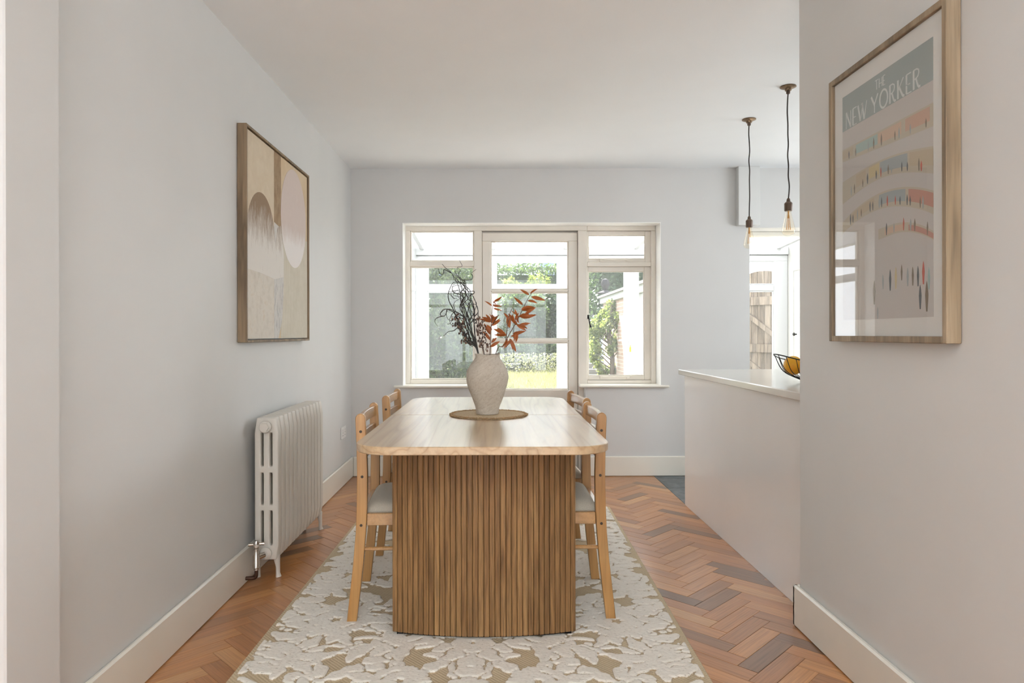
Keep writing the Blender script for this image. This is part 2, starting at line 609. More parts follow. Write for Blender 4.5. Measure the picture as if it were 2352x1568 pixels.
# ------------------------------------------------------------------ mesh helpers
class MB:
    def __init__(self):
        self.v = []
        self.f = []

    def _add(self, vs, fs):
        o = len(self.v)
        self.v.extend([tuple(p) for p in vs])
        self.f.extend([tuple(i + o for i in f) for f in fs])
        return self

    def box(self, lo, hi, c=0.0, M=None):
        lo, hi = [min(a, b) for a, b in zip(lo, hi)], [max(a, b) for a, b in zip(lo, hi)]
        if c <= 0:
            vs = [((hi if i & 1 else lo)[0], (hi if i & 2 else lo)[1], (hi if i & 4 else lo)[2]) for i in range(8)]
            fs = [(0, 2, 3, 1), (4, 5, 7, 6), (0, 1, 5, 4), (2, 6, 7, 3), (0, 4, 6, 2), (1, 3, 7, 5)]
        else:
            c = min(c, min(h - l for h, l in zip(hi, lo)) * .45)
            vs, fs = [], []
            for i in range(8):
                s = [1 if i & (1 << a) else 0 for a in range(3)]
                for a in range(3):
                    p = []
                    for k in range(3):
                        e = hi[k] if s[k] else lo[k]
                        if k != a:
                            e += -c if s[k] else c
                        p.append(e)
                    vs.append(p)
            ix = lambda i, a: i * 3 + a
            for a in range(3):
                b_, c_ = [k for k in range(3) if k != a]
                for s in (0, 1):
                    q = [(s << a) | (p << b_) | (r << c_) for p, r in ((0, 0), (1, 0), (1, 1), (0, 1))]
                    fs.append(tuple(ix(i, a) for i in q))
            for e in range(3):
                a, b_ = [k for k in range(3) if k != e]
                for p in (0, 1):
                    for r in (0, 1):
                        i0 = (p << a) | (r << b_)
                        i1 = i0 | (1 << e)
                        fs.append((ix(i0, a), ix(i1, a), ix(i1, b_), ix(i0, b_)))
            for i in range(8):
                fs.append((ix(i, 0), ix(i, 1), ix(i, 2)))
        if M is not None:
            vs = [tuple(M @ Vector(p)) for p in vs]
        return self._add(vs, fs)

    def prism(self, poly, a0, a1, axis='y', c=0.0):
        """poly: 2D points; extruded along axis; plane axes are the other two in x,y,z order"""
        n = len(poly)

        def P(p, a):
            return {'x': (a, p[0], p[1]), 'y': (p[0], a, p[1]), 'z': (p[0], p[1], a)}[axis]
        layers = []
        if c > 0:
            ins = inset_poly(poly, c)
            layers = [(ins, a0), (poly, a0 + c), (poly, a1 - c), (ins, a1)]
        else:
            layers = [(poly, a0), (poly, a1)]
        vs = [P(p, a) for pl, a in layers for p in pl]
        fs = [tuple(range(n))[::-1], tuple((len(layers) - 1) * n + i for i in range(n))]
        for k in range(len(layers) - 1):
            for i in range(n):
                j = (i + 1) % n
                fs.append((k * n + i, k * n + j, (k + 1) * n + j, (k + 1) * n + i))
        return self._add(vs, fs)

    def lathe(self, prof, seg=32, center=(0, 0, 0), axis='z', cap=True):
        vs, fs = [], []
        n = len(prof)
        for s in range(seg):
            t = 2 * PI * s / seg
            for r, z in prof:
                p = (r * math.cos(t), r * math.sin(t), z)
                if axis == 'x':
                    p = (p[2], p[0], p[1])
                elif axis == 'y':
                    p = (p[0], p[2], p[1])
                vs.append(tuple(p[k] + center[k] for k in range(3)))
        for s in range(seg):
            s2 = (s + 1) % seg
            for k in range(n - 1):
                fs.append((s * n + k, s2 * n + k, s2 * n + k + 1, s * n + k + 1))
        if cap:
            fs.append(tuple(s * n for s in range(seg))[::-1])
            fs.append(tuple(s * n + n - 1 for s in range(seg)))
        return self._add(vs, fs)

    def tube(self, pts, rad, seg=8, closed=False):
        pts = [Vector(p) for p in pts]
        n = len(pts)
        rads = rad if hasattr(rad, '__len__') else [rad] * n
        vs, fs = [], []
        up = None
        for i, p in enumerate(pts):
            if closed:
                t = pts[(i + 1) % n] - pts[i - 1]
            else:
                t = pts[min(i + 1, n - 1)] - pts[max(i - 1, 0)]
            if t.length < 1e-9:
                t = Vector((0, 0, 1))
            t.normalize()
            if up is None:
                up = Vector((0, 0, 1)) if abs(t.z) < .9 else Vector((1, 0, 0))
            a = t.cross(up)
            if a.length < 1e-6:
                a = t.cross(Vector((0, 1, 0)))
            a.normalize()
            b = a.cross(t).normalized()
            up = b
            for s in range(seg):
                th = 2 * PI * s / seg
                vs.append(p + (a * math.cos(th) + b * math.sin(th)) * rads[i])
        m = n if closed else n - 1
        for i in range(m):
            j = (i + 1) % n
            for s in range(seg):
                s2 = (s + 1) % seg
                fs.append((i * seg + s, i * seg + s2, j * seg + s2, j * seg + s))
        if not closed:
            fs.append(tuple(range(seg))[::-1])
            fs.append(tuple((n - 1) * seg + s for s in range(seg)))
        return self._add(vs, fs)

    def ball(self, c, r, seg=10, rings=6, sq=(1, 1, 1)):
        vs = [(c[0], c[1], c[2] - r * sq[2])]
        for k in range(1, rings):
            ph = PI * k / rings
            for s in range(seg):
                t = 2 * PI * s / seg
                vs.append((c[0] + r * sq[0] * math.sin(ph) * math.cos(t), c[1] + r * sq[1] * math.sin(ph) * math.sin(t), c[2] - r * sq[2] * math.cos(ph)))
        vs.append((c[0], c[1], c[2] + r * sq[2]))
        fs = []
        for s in range(seg):
            s2 = (s + 1) % seg
            fs.append((0, 1 + s2, 1 + s))
            for k in range(rings - 2):
                a = 1 + k * seg
                fs.append((a + s, a + s2, a + seg + s2, a + seg + s))
            a = 1 + (rings - 2) * seg
            fs.append((a + s, a + s2, len(vs) - 1))
        return self._add(vs, fs)

    def mesh(self, name, mat, smooth=False, recalc=True, angle=None):
        me = bpy.data.meshes.new(name)
        me.from_pydata(self.v, [], self.f)
        if recalc:
            bm = bmesh.new()
            bm.from_mesh(me)
            bmesh.ops.recalc_face_normals(bm, faces=bm.faces)
            bm.to_mesh(me)
            bm.free()
        if smooth:
            me.polygons.foreach_set('use_smooth', [True] * len(me.polygons))
            if angle:
                me.set_sharp_from_angle(angle=math.radians(angle))
        me.materials.append(MATS[mat])
        me.update()
        return me

    def build(self, name, mat, parent=None, smooth=False, recalc=True, angle=None, loc=None):
        return link(name, self.mesh(name, mat, smooth, recalc, angle), parent, loc)


def inset_poly(poly, c):
    n = len(poly)
    area2 = sum(poly[i][0] * poly[(i + 1) % n][1] - poly[(i + 1) % n][0] * poly[i][1] for i in range(n))
    sg = 1 if area2 > 0 else -1
    out = []
    for i in range(n):
        p0, p1, p2 = Vector(poly[i - 1]), Vector(poly[i]), Vector(poly[(i + 1) % n])
        d1, d2 = (p1 - p0), (p2 - p1)
        if d1.length < 1e-9 or d2.length < 1e-9:
            out.append(tuple(p1))
            continue
        d1.normalize()
        d2.normalize()
        n1 = Vector((-d1.y, d1.x)) * sg
        n2 = Vector((-d2.y, d2.x)) * sg
        b = n1 + n2
        k = max(.35, 1 + n1.dot(n2))
        out.append(tuple(p1 + b * (c / k)))
    return out


def link(name, me, parent=None, loc=None):
    o = bpy.data.objects.new(name, me)
    COL.objects.link(o)
    if parent is not None:
        o.parent = parent
    if loc is not None:
        o.location = loc
    return o


def tag(o, label=None, cat=None, group=None, kind=None):
    for k, v in (('label', label), ('category', cat), ('group', group), ('kind', kind)):
        if v:
            o[k] = v
    return o


def thing(name, label, cat, loc=(0, 0, 0), rz=0.0, group=None):
    o = bpy.data.objects.new(name, None)
    o.empty_display_size = .05
    COL.objects.link(o)
    o.location = loc
    o.rotation_euler = (0, 0, rz)
    return tag(o, label, cat, group)


def struct(name, mb, mat, smooth=False):
    o = mb.build(name, mat, None, smooth)
    return tag(o, kind='structure')


def struct_empty(name, loc=(0, 0, 0)):
    o = bpy.data.objects.new(name, None)
    o.empty_display_size = .05
    o.location = loc
    COL.objects.link(o)
    return tag(o, kind='structure')


def copy_tree(o, parent=None):
    c = o.copy()
    COL.objects.link(c)
    c.parent = parent
    for ch in list(o.children):
        copy_tree(ch, c)
    return c


def smooth_path(pts, n=6):
    """Catmull-Rom through the points"""
    P = [Vector(p) for p in pts]
    P = [P[0] * 2 - P[1]] + P + [P[-1] * 2 - P[-2]]
    out = []
    for i in range(1, len(P) - 2):
        for k in range(n):
            t = k / n
            a, b, c, d = P[i - 1], P[i], P[i + 1], P[i + 2]
            out.append(.5 * ((2 * b) + (c - a) * t + (2 * a - 5 * b + 4 * c - d) * t * t + (3 * b - a - 3 * c + d) * t ** 3))
    out.append(P[-2])
    return out


def round_rect(x0, y0, x1, y1, r, n=6, corners=(1, 1, 1, 1)):
    pts = []
    for (cx, cy, a0, on) in ((x1 - r, y0 + r, -PI / 2, corners[1]), (x1 - r, y1 - r, 0, corners[2]), (x0 + r, y1 - r, PI / 2, corners[3]), (x0 + r, y0 + r, PI, corners[0])):
        if on:
            for k in range(n + 1):
                t = a0 + PI / 2 * k / n
                pts.append((cx + r * math.cos(t), cy + r * math.sin(t)))
        else:
            t = a0 + PI / 4
            pts.append((cx + r * (1 if math.cos(t) > 0 else -1), cy + r * (1 if math.sin(t) > 0 else -1)))
    return pts

# ================================================================== the setting
XL, XR, YB, ZC = -1.135, 1.146, 5.33, 2.40       # left wall, partition wall, rear wall, ceiling

# ---- floor: sub-floor slab with every parquet block and slate tile laid on it
floor = struct('floor', MB().box((-1.95, -3.8, -.16), (3.75, 5.63, -.013)), 'subfloor')
mb = MB().box((-1.8, -3.5, -.013), (1.146, 1.30, 0))
fr_floor = mb.build('front_room_boards', 'parquet', floor)


def clip_poly(poly, x0, y0, x1, y1):
    def cut(ps, inside, inter):
        out = []
        for i in range(len(ps)):
            a, b = ps[i - 1], ps[i]
            ia, ib = inside(a), inside(b)
            if ib:
                if not ia:
                    out.append(inter(a, b))
                out.append(b)
            elif ia:
                out.append(inter(a, b))
        return out

    def ix(v):
        return lambda a, b: (v, a[1] + (b[1] - a[1]) * (v - a[0]) / (b[0] - a[0]))

    def iy(v):
        return lambda a, b: (a[0] + (b[0] - a[0]) * (v - a[1]) / (b[1] - a[1]), v)
    for ins, it in ((lambda p: p[0] >= x0, ix(x0)), (lambda p: p[0] <= x1, ix(x1)), (lambda p: p[1] >= y0, iy(y0)), (lambda p: p[1] <= y1, iy(y1))):
        poly = cut(poly, ins, it)
        if len(poly) < 3:
            return []
    return poly


RUG = dict(cx=-.072, y0=1.93, y1=4.37, hw=.772, rot=math.radians(-1.0))
L, W, G = .282, .0705, .0006
full_poly = [(0 + G, 0 + G), (L - G, 0 + G), (L - G, W - G), (0 + G, W - G)]
full_mesh = MB().prism(full_poly, -.012, 0, 'z', .0007).mesh('parquet_block', 'parquet')
ca = math.cos(PI / 4)
cand = []
for i in range(-40, 120):
    for m in range(-16, 16):
        for kind in (0, 1):
            if kind == 0:
                ox, oy, ang = i * W + m * L, i * W - m * L, PI / 4
            else:
                ox, oy, ang = i * W + L + m * L, i * W - L - m * L, 3 * PI / 4
            # rotate the lattice origin by 45 degrees
            wx, wy = (ox - oy) * ca + .055, (ox + oy) * ca + 2.03
            if not (-1.6 < wx < 1.7 and .9 < wy < 5.8):
                continue
            c, s = math.cos(ang), math.sin(ang)
            wp = [(wx + c * px - s * py, wy + s * px + c * py) for px, py in full_poly]
            cl = clip_poly(wp, -1.128, 1.30, 1.224, 5.325)
            if len(cl) < 3:
                continue
            ar = .5 * abs(sum(cl[k - 1][0] * cl[k][1] - cl[k][0] * cl[k - 1][1] for k in range(len(cl))))
            if ar < 2e-4:
                continue
            mx = sum(p[0] for p in cl) / len(cl)
            my = sum(p[1] for p in cl) / len(cl)
            under = (abs(mx - RUG['cx']) < RUG['hw'] - .16 and RUG['y0'] + .15 < my < RUG['y1'] - .12)
            if mx > 1.15 and my < 2.55:
                under = True
            score = 0 if under else ar / my ** 3 * (1 if my > 2.0 else .3)
            cand.append((score, wx, wy, ang, ar > L * W * .96, cl))
cand.sort(key=lambda t: -t[0])
rest = MB()
for n_, (score, wx, wy, ang, whole, cl) in enumerate(cand):
    if n_ < 298 and score > 0:
        if whole:
            me = full_mesh
        else:
            c, s = math.cos(-ang), math.sin(-ang)
            lp = [(c * (p[0] - wx) - s * (p[1] - wy), s * (p[0] - wx) + c * (p[1] - wy)) for p in cl]
            me = MB().prism(lp, -.012, 0, 'z').mesh('parquet_block', 'parquet')
        o = link('parquet_block', me, floor, (wx, wy, random.uniform(-.0004, .0003)))
        o.rotation_euler = (random.uniform(-.0012, .0012), random.uniform(-.0006, .0006), ang)
    else:
        rest.prism(cl, -.012, -.0002, 'z')
tag(rest.build('parquet_remainder', 'parquet', floor), kind='stuff')

tile_mesh = MB().box((.003, .003, -.012), (.327, .327, 0), .0012).mesh('slate_tile', 'slate')
for i in range(8):
    for j in range(9):
        x, y = 1.224 + i * .33, 2.60 + j * .33
        if x < 3.5 and y < 5.5:
            if y + .33 > 5.63:
                continue
            link('slate_tile', tile_mesh, floor, (x, y, 0))
kg = MB().box((1.224, 2.55, -.013), (3.6, 5.63, -.004))
tag(kg.build('grout', 'concrete', floor), kind='stuff')

# ---- walls
struct('wall_left', MB().box((XL - .15, 1.69, -.1), (XL, YB, ZC)), 'wall_paint')
struct('wall_pier', MB().box((-1.95, 1.50, -.1), (-1.08, 1.69, ZC), .004), 'wall_paint')
struct('wall_right', MB().box((XR, -3.5, -.1), (XR + .16, 2.58, ZC), .003), 'wall_paint')
mb = MB()
YB2 = YB + .30
for lo, hi in (((XL - .15, -.731), (-.1, ZC)), ((-.731, 1.285), (1.978, ZC)), ((-.731, -.17), (-.1, .707)),
               ((.70, 1.285), (-.1, .707)), ((1.285, 1.978), (-.1, ZC)), ((1.978, 3.0), (1.934, ZC)), ((3.0, 3.75), (-.1, ZC))):
    mb.box((lo[0], YB, hi[0]), (lo[1], YB2, hi[1]))
struct('wall_rear', mb, 'wall_paint_back')
struct('wall_kitchen_near', MB().box((XR + .16, 2.43, -.1), (3.75, 2.58, ZC)), 'wall_paint')
mb = MB()
for (y0, y1, z0, z1) in ((2.58, 3.15, -.1, ZC), (4.65, 5.33, -.1, ZC), (3.15, 4.65, -.1, 1.0), (3.15, 4.65, 2.0, ZC)):
    mb.box((3.6, y0, z0), (3.75, y1, z1))
struct('wall_kitchen_right', mb, 'wall_paint')
struct('wall_front_left', MB().box((-1.95, -3.5, -.1), (-1.8, 1.50, ZC)), 'wall_paint')
mb = MB()
for (x0, x1, z0, z1) in ((-1.95, -1.62, -.1, ZC), (1.12, 1.31, -.1, ZC), (-1.62, 1.12, -.1, .28), (-1.62, 1.12, 2.32, ZC)):
    mb.box((x0, -3.65, z0), (x1, -3.5, z1))
struct('wall_front', mb, 'wall_paint')
bw = struct_empty('window_5', (0, 0, 0))        # bay window of the front room, behind the camera
for x in (-1.62, -.72, .17, 1.06):
    MB().box((x, -3.58, .28), (x + .06, -3.52, 2.32), .005).build('mullion', 'window_paint', bw)
for z in (.28, 1.68, 2.26):
    MB().box((-1.62, -3.58, z), (1.12, -3.52, z + .06), .005).build('frame_rail', 'window_paint', bw)
struct('ceiling', MB().box((-1.95, -3.65, ZC), (3.75, YB2, ZC + .12)), 'ceiling_paint')
# boxed-in pipe under the ceiling beside the kitchen doorway
struct('trim_1', MB().box((1.872, YB - .06, 1.945), (2.04, YB, ZC), .003), 'wall_paint')

# ---- baseboards
BH = .155


def baseboard(name, boxes):
    mb = MB()
    for lo, hi in boxes:
        mb.box(lo, hi, .006)
    return struct(name, mb, 'gloss_trim')


baseboard('baseboard_left', [((XL, 1.69, 0), (XL + .018, YB, BH))])
baseboard('baseboard_right', [((XR - .02, -3.4, 0), (XR, 2.60, BH)), ((XR - .02, 2.58, 0), (XR + .16, 2.60, BH))])
baseboard('baseboard_rear', [((XL + .018, YB - .018, 0), (-.17, YB, BH)), ((.70, YB - .018, 0), (1.978, YB, BH))])

# ---- window and garden door in the rear wall (frame front at y = 5.48)
F0, F1 = 5.48, 5.55


def rails(parent, name, items, mat='window_paint', c=.004):
    for it in items:
        (x0, z0, x1, z1) = it[:4]
        y0, y1 = (it[4], it[5]) if len(it) > 4 else (F0, F1)
        MB().box((x0, y0, z0), (x1, y1, z1), c).build(name, mat, parent)


def pane(parent, x0, z0, x1, z1, y, mat='pane_glass', name='pane'):
    return MB()._add([(x0, y, z0), (x1, y, z0), (x1, y, z1), (x0, y, z1)], [(0, 1, 2, 3)]).build(name, mat, parent, recalc=False)


def bead(parent, x0, z0, x1, z1, y, w=.010, d=.012, mat='window_paint'):
    mb = MB()
    mb.box((x0, y - d, z0), (x0 + w, y, z1), .003).box((x1 - w, y - d, z0), (x1, y, z1), .003)
    mb.box((x0 + w, y - d, z0), (x1 - w, y, z0 + w), .003).box((x0 + w, y - d, z1 - w), (x1 - w, y, z1), .003)
    return mb.build('glazing_bead', mat, parent)


w1 = struct_empty('window_1', (0, 0, 0))
rails(w1, 'frame_rail', [(-.731, 1.938, .73, 1.978), (-.731, .707, -.692, 1.938), (-.692, 1.653, -.178, 1.692), (-.692, .707, -.178, .741), (-.178, 0, -.115, 1.938)])
for z0, z1 in ((1.692, 1.938), (.741, 1.653)):
    bead(w1, -.692, z0, -.178, z1, F0 + .035, .012, .014)
    pane(w1, -.690, z0, -.180, z1, F0 + .037)
MB().box((-.80, YB - .035, .690), (-.165, F0 + .01, .709), .006).build('sill_board', 'gloss_trim', w1)

MB().box((-.731, YB, .709), (-.727, F0, 1.978)).box((-.727, YB, 1.974), (1.281, F0, 1.978)).build('added_reveal_lining', 'reveal_white', w1)  # white lining added over the reveal to brighten it
d1 = struct_empty('door_1', (0, 0, 0))
D0 = F0 + .018
rails(d1, 'door_rail', [(-.113, 1.856, .655, 1.925, D0, D0 + .045), (-.113, .02, -.044, 1.856, D0, D0 + .045), (.582, .02, .655, 1.856, D0, D0 + .045),
                        (-.044, .55, .582, .660, D0, D0 + .045), (-.044, .02, .582, .22, D0, D0 + .045)])
rails(d1, 'glazing_bar', [(-.044, 1.4435, .582, 1.466, D0 + .004, D0 + .042), (-.044, 1.0395, .582, 1.066, D0 + .004, D0 + .042)], c=.006)
for z0, z1 in ((1.466, 1.856), (1.066, 1.4435), (.660, 1.0395)):
    bead(d1, -.044, z0, .582, z1, D0 + .026, .009, .014)
    pane(d1, -.043, z0, .581, z1, D0 + .028)
MB().box((-.12, D0 + .046, 1.90), (.66, F1 + .01, 1.945)).box((-.12, D0 + .046, .02), (-.105, F1 + .01, 1.90)).box((.648, D0 + .046, .02), (.66, F1 + .01, 1.90)).build('door_stop', 'window_paint', d1)
MB().box((-.044, D0 + .015, .22), (.582, D0 + .03, .55)).build('door_panel', 'window_paint', d1)
MB().box((-.12, F0 - .02, 0), (.66, F1 + .05, .018), .004).build('threshold', 'window_paint', d1)

w2 = struct_empty('window_2', (0, 0, 0))
rails(w2, 'frame_rail', [(.73, 1.938, 1.283, 1.978), (.657, 0, .730, 1.938), (1.244, .707, 1.283, 1.938), (.730, 1.650, 1.244, 1.685), (.730, .707, 1.244, .735)])
S0, S1 = F0 + .022, F0 + .06
for (x0, z0, x1, z1, gx0, gz0, gx1, gz1) in ((.731, 1.686, 1.243, 1.937, .7445, 1.711, 1.2005, 1.901), (.731, .736, 1.243, 1.649, .742, .772, 1.192, 1.611)):
    sash = MB()
    sash.box((x0, S0, z0), (gx0, S1, z1), .003).box((gx1, S0, z0), (x1 + .004, S1, z1), .003)
    sash.box((gx0, S0, z0), (gx1, S1, gz0), .003).box((gx0, S0, gz1), (gx1, S1, z1), .003)
    so = sash.build('sash', 'window_paint', w2)
    bead(so, gx0, gz0, gx1, gz1, S0 + .016, .006, .010)
    pane(so, gx0, gz0, gx1, gz1, S0 + .018)
    # casement stay on the bottom rail of the sash
    st = MB()
    zz = gz0 - .012
    st.tube(smooth_path([(.835, S0 - .012, zz - .004), (.845, S0 - .014, zz + .008), (.88, S0 - .014, zz + .004), (.95, S0 - .014, zz + .002), (1.02, S0 - .014, zz + .004), (1.06, S0 - .012, zz - .002)], 4), .0035, 6)
    st.box((.833, S0 - .012, zz - .012), (.847, S0, zz + .012), .002).box((1.045, S0 - .012, zz - .012), (1.075, S0, zz + .006), .002)
    st.build('casement_stay', 'window_paint', so)
hd = MB()
hd.tube([(.742, S0 - .016, 1.245), (.745, S0 - .026, 1.22), (.752, S0 - .028, 1.18), (.757, S0 - .028, 1.160)], [.004, .005, .006, .0085], 8)
hd.box((.734, S0 - .012, 1.228), (.746, S0, 1.262), .003)
hd.build('casement_handle', 'black_metal', w2)
mb = MB().box((.645, YB - .035, .690), (1.345, YB, .709), .007).box((.66, YB - .001, .690), (1.285, F0 + .01, .709))
mb.build('sill_board', 'gloss_trim', w2)

MB().box((1.281, YB, .709), (1.285, F0, 1.978)).build('added_reveal_lining', 'reveal_white', w2)  # right-hand strip, added likewise to lighten the reveal

# ---- kitchen doorway frame
d2 = struct_empty('door_2', (0, 0, 0))
rails(d2, 'frame_rail', [(1.978, 1.899, 3.0, 1.934, 5.53, 5.63), (1.978, 0, 2.0, 1.899, 5.53, 5.63), (2.965, 0, 3.0, 1.899, 5.53, 5.63)], 'gloss_trim')

# ================================================================== conservatory behind the rear wall
CF = 7.30                                     # inner face of its front screen
cw = struct_empty('window_3', (0, 0, 0))       # front screen


def up(parent, name, x0, z0, x1, z1, y0=CF, y1=CF + .06, c=.006):
    return MB().box((x0, y0, z0), (x1, y1, z1), c).build(name, 'upvc', parent)


posts = [(-.86, -.735), (-.118, -.005), (.66, .86), (1.377, 1.513), (2.20, 2.27), (2.97, 3.12)]
for x0, x1 in posts:
    up(cw, 'post', x0, 0, x1, 1.947)
up(cw, 'head_rail', -.86, 1.880, 3.12, 1.947, CF - .004, CF + .055)
up(cw, 'eaves_beam', -.90, 1.950, 3.12, 2.036, CF - .03, CF + .09)
for k in range(len(posts) - 1):
    a, b = posts[k][1], posts[k + 1][0]
    door = k in (2, 3)
    if not door:
        up(cw, 'transom', a, 1.564, b, 1.629, CF - .004, CF + .05)
        up(cw, 'sill_rail', a, .30, b, .38)
        up(cw, 'dwarf_panel', a, 0, b, .30, CF + .015, CF + .05)
        for z0, z1 in ((.38, 1.564), (1.629, 1.880)):
            bead(cw, a, z0, b, z1, CF + .022, .014, .018, 'upvc')
            pane(cw, a, z0, b, z1, CF + .025, 'conservatory_glass')
    else:
        up(cw, 'door_bottom_rail', a, .02, b, .16)
        bead(cw, a, .16, b, 1.880, CF + .022, .014, .018, 'upvc')
        pane(cw, a, .16, b, 1.880, CF + .025, 'conservatory_glass')
# lever handle and key with a yellow tag on the garden door
hl = MB().box((1.415, CF - .012, .98), (1.445, CF, 1.12), .004)
hl.tube([(1.43, CF - .010, 1.045), (1.43, CF - .045, 1.045), (1.40, CF - .05, 1.043), (1.30, CF - .05, 1.037)], [.010, .010, .011, .011], 10)
hl.build('lever_handle', 'upvc', cw)
kt = MB().box((1.420, CF - .02, .915), (1.438, CF - .015, .965), .004).tube([(1.43, CF - .02, .985), (1.43, CF - .018, .96)], .003, 6)
kt.build('key_tag', 'yellow_tag', cw)

sw = struct_empty('window_4', (0, 0, 0))       # left side screen
SX = -.86
for y0, y1 in ((5.63, 5.72), (6.45, 6.53), (7.20, CF)):
    MB().box((SX - .06, y0, 0), (SX, y1, 1.947), .006).build('post', 'upvc', sw)
for z0, z1 in ((1.880, 2.06), (1.564, 1.629), (.30, .38)):
    MB().box((SX - .055, 5.63, z0), (SX + .006, CF, z1), .006).build('side_rail', 'upvc', sw)
for y0, y1 in ((5.72, 6.45), (6.53, 7.20)):
    for z0, z1 in ((.38, 1.564), (1.629, 1.880)):
        MB()._add([(SX - .028, y0, z0), (SX - .028, y1, z0), (SX - .028, y1, z1), (SX - .028, y0, z1)], [(0, 1, 2, 3)]).build('pane', 'conservatory_glass', sw, recalc=False)
MB().box((SX - .05, 5.63, 0), (SX - .01, CF, .30)).build('dwarf_panel', 'upvc', sw)

cr = struct_empty('roof_conservatory', (0, 0, 0))


def roofz(y):
    return 2.036 + (CF + .05 - y) * .062


rx = [-.79, -.03, .735, 1.49, 2.25, 3.01]
for x in rx:
    y0, y1 = 5.63, CF + .02
    vs = []
    mb = MB()
    Mx = [(x - .022, 0), (x + .022, 0)]
    for yy in (y0, y1):
        z = roofz(yy)
        vs += [(x - .022, yy, z - .032), (x + .022, yy, z - .032), (x + .022, yy, z + .012), (x - .022, yy, z + .012)]
    mb._add(vs, [(0, 1, 2, 3), (7, 6, 5, 4), (0, 4, 5, 1), (1, 5, 6, 2), (2, 6, 7, 3), (3, 7, 4, 0)])
    mb.build('rafter', 'upvc', cr)
edges = [-.92] + rx[1:-1] + [3.12]
for a, b in zip(edges[:-1], edges[1:]):
    y0, y1 = 5.63, CF + .14
    vs = [(a, y0, roofz(y0) + .014), (b, y0, roofz(y0) + .014), (b, y1, roofz(y1) + .014), (a, y1, roofz(y1) + .014)]
    MB()._add(vs, [(0, 1, 2, 3)]).build('roof_panel', 'polycarbonate', cr, recalc=False)
struct('wall_conservatory_right', MB().box((3.12, 5.63, -.1), (3.2, CF + .06, 2.15)), 'white_boards')
struct('floor_conservatory', MB().box((-.92, 5.63, -.16), (3.12, CF + .06, -.002)), 'conservatory_tile')
cd = struct_empty('door_3', (0, 0, 0))         # panelled cupboard door on the right-hand wall of the conservatory
for lo, hi in (((3.095, 6.50, .03), (3.119, 6.58, 1.86)), ((3.095, 7.12, .03), (3.119, 7.20, 1.86)), ((3.095, 6.58, 1.76), (3.119, 7.12, 1.86)), ((3.095, 6.58, .03), (3.119, 7.12, .15))):
    MB().box(lo, hi, .004).build('door_stile', 'white_boards', cd)
MB().box((3.107, 6.58, .15), (3.119, 7.12, 1.76)).build('door_panel', 'white_boards', cd)
MB().lathe([(.006, 0), (.006, .018), (.016, .022), (.018, .032), (.010, .040)], 14, (0, 0, 0), 'x').build('door_knob', 'black_metal', cd, True, loc=(3.097, 7.04, 1.10)).scale = (-1, 1, 1)

# ================================================================== furniture and things in the room
RT = .013                                      # top of the rug pile

# ---- rug: woven base with a carved floral pile
rug = thing('area_rug', 'cream carved-pile floral rug on tan weave under the dining table', 'rug', (RUG['cx'], (RUG['y0'] + RUG['y1']) / 2, 0), RUG['rot'])
RW, RL = RUG['hw'] * 2, RUG['y1'] - RUG['y0']
MB().box((-RW / 2, -RL / 2, .0005), (RW / 2, RL / 2, .0055), .002).build('woven_base', 'rug_weave', rug)


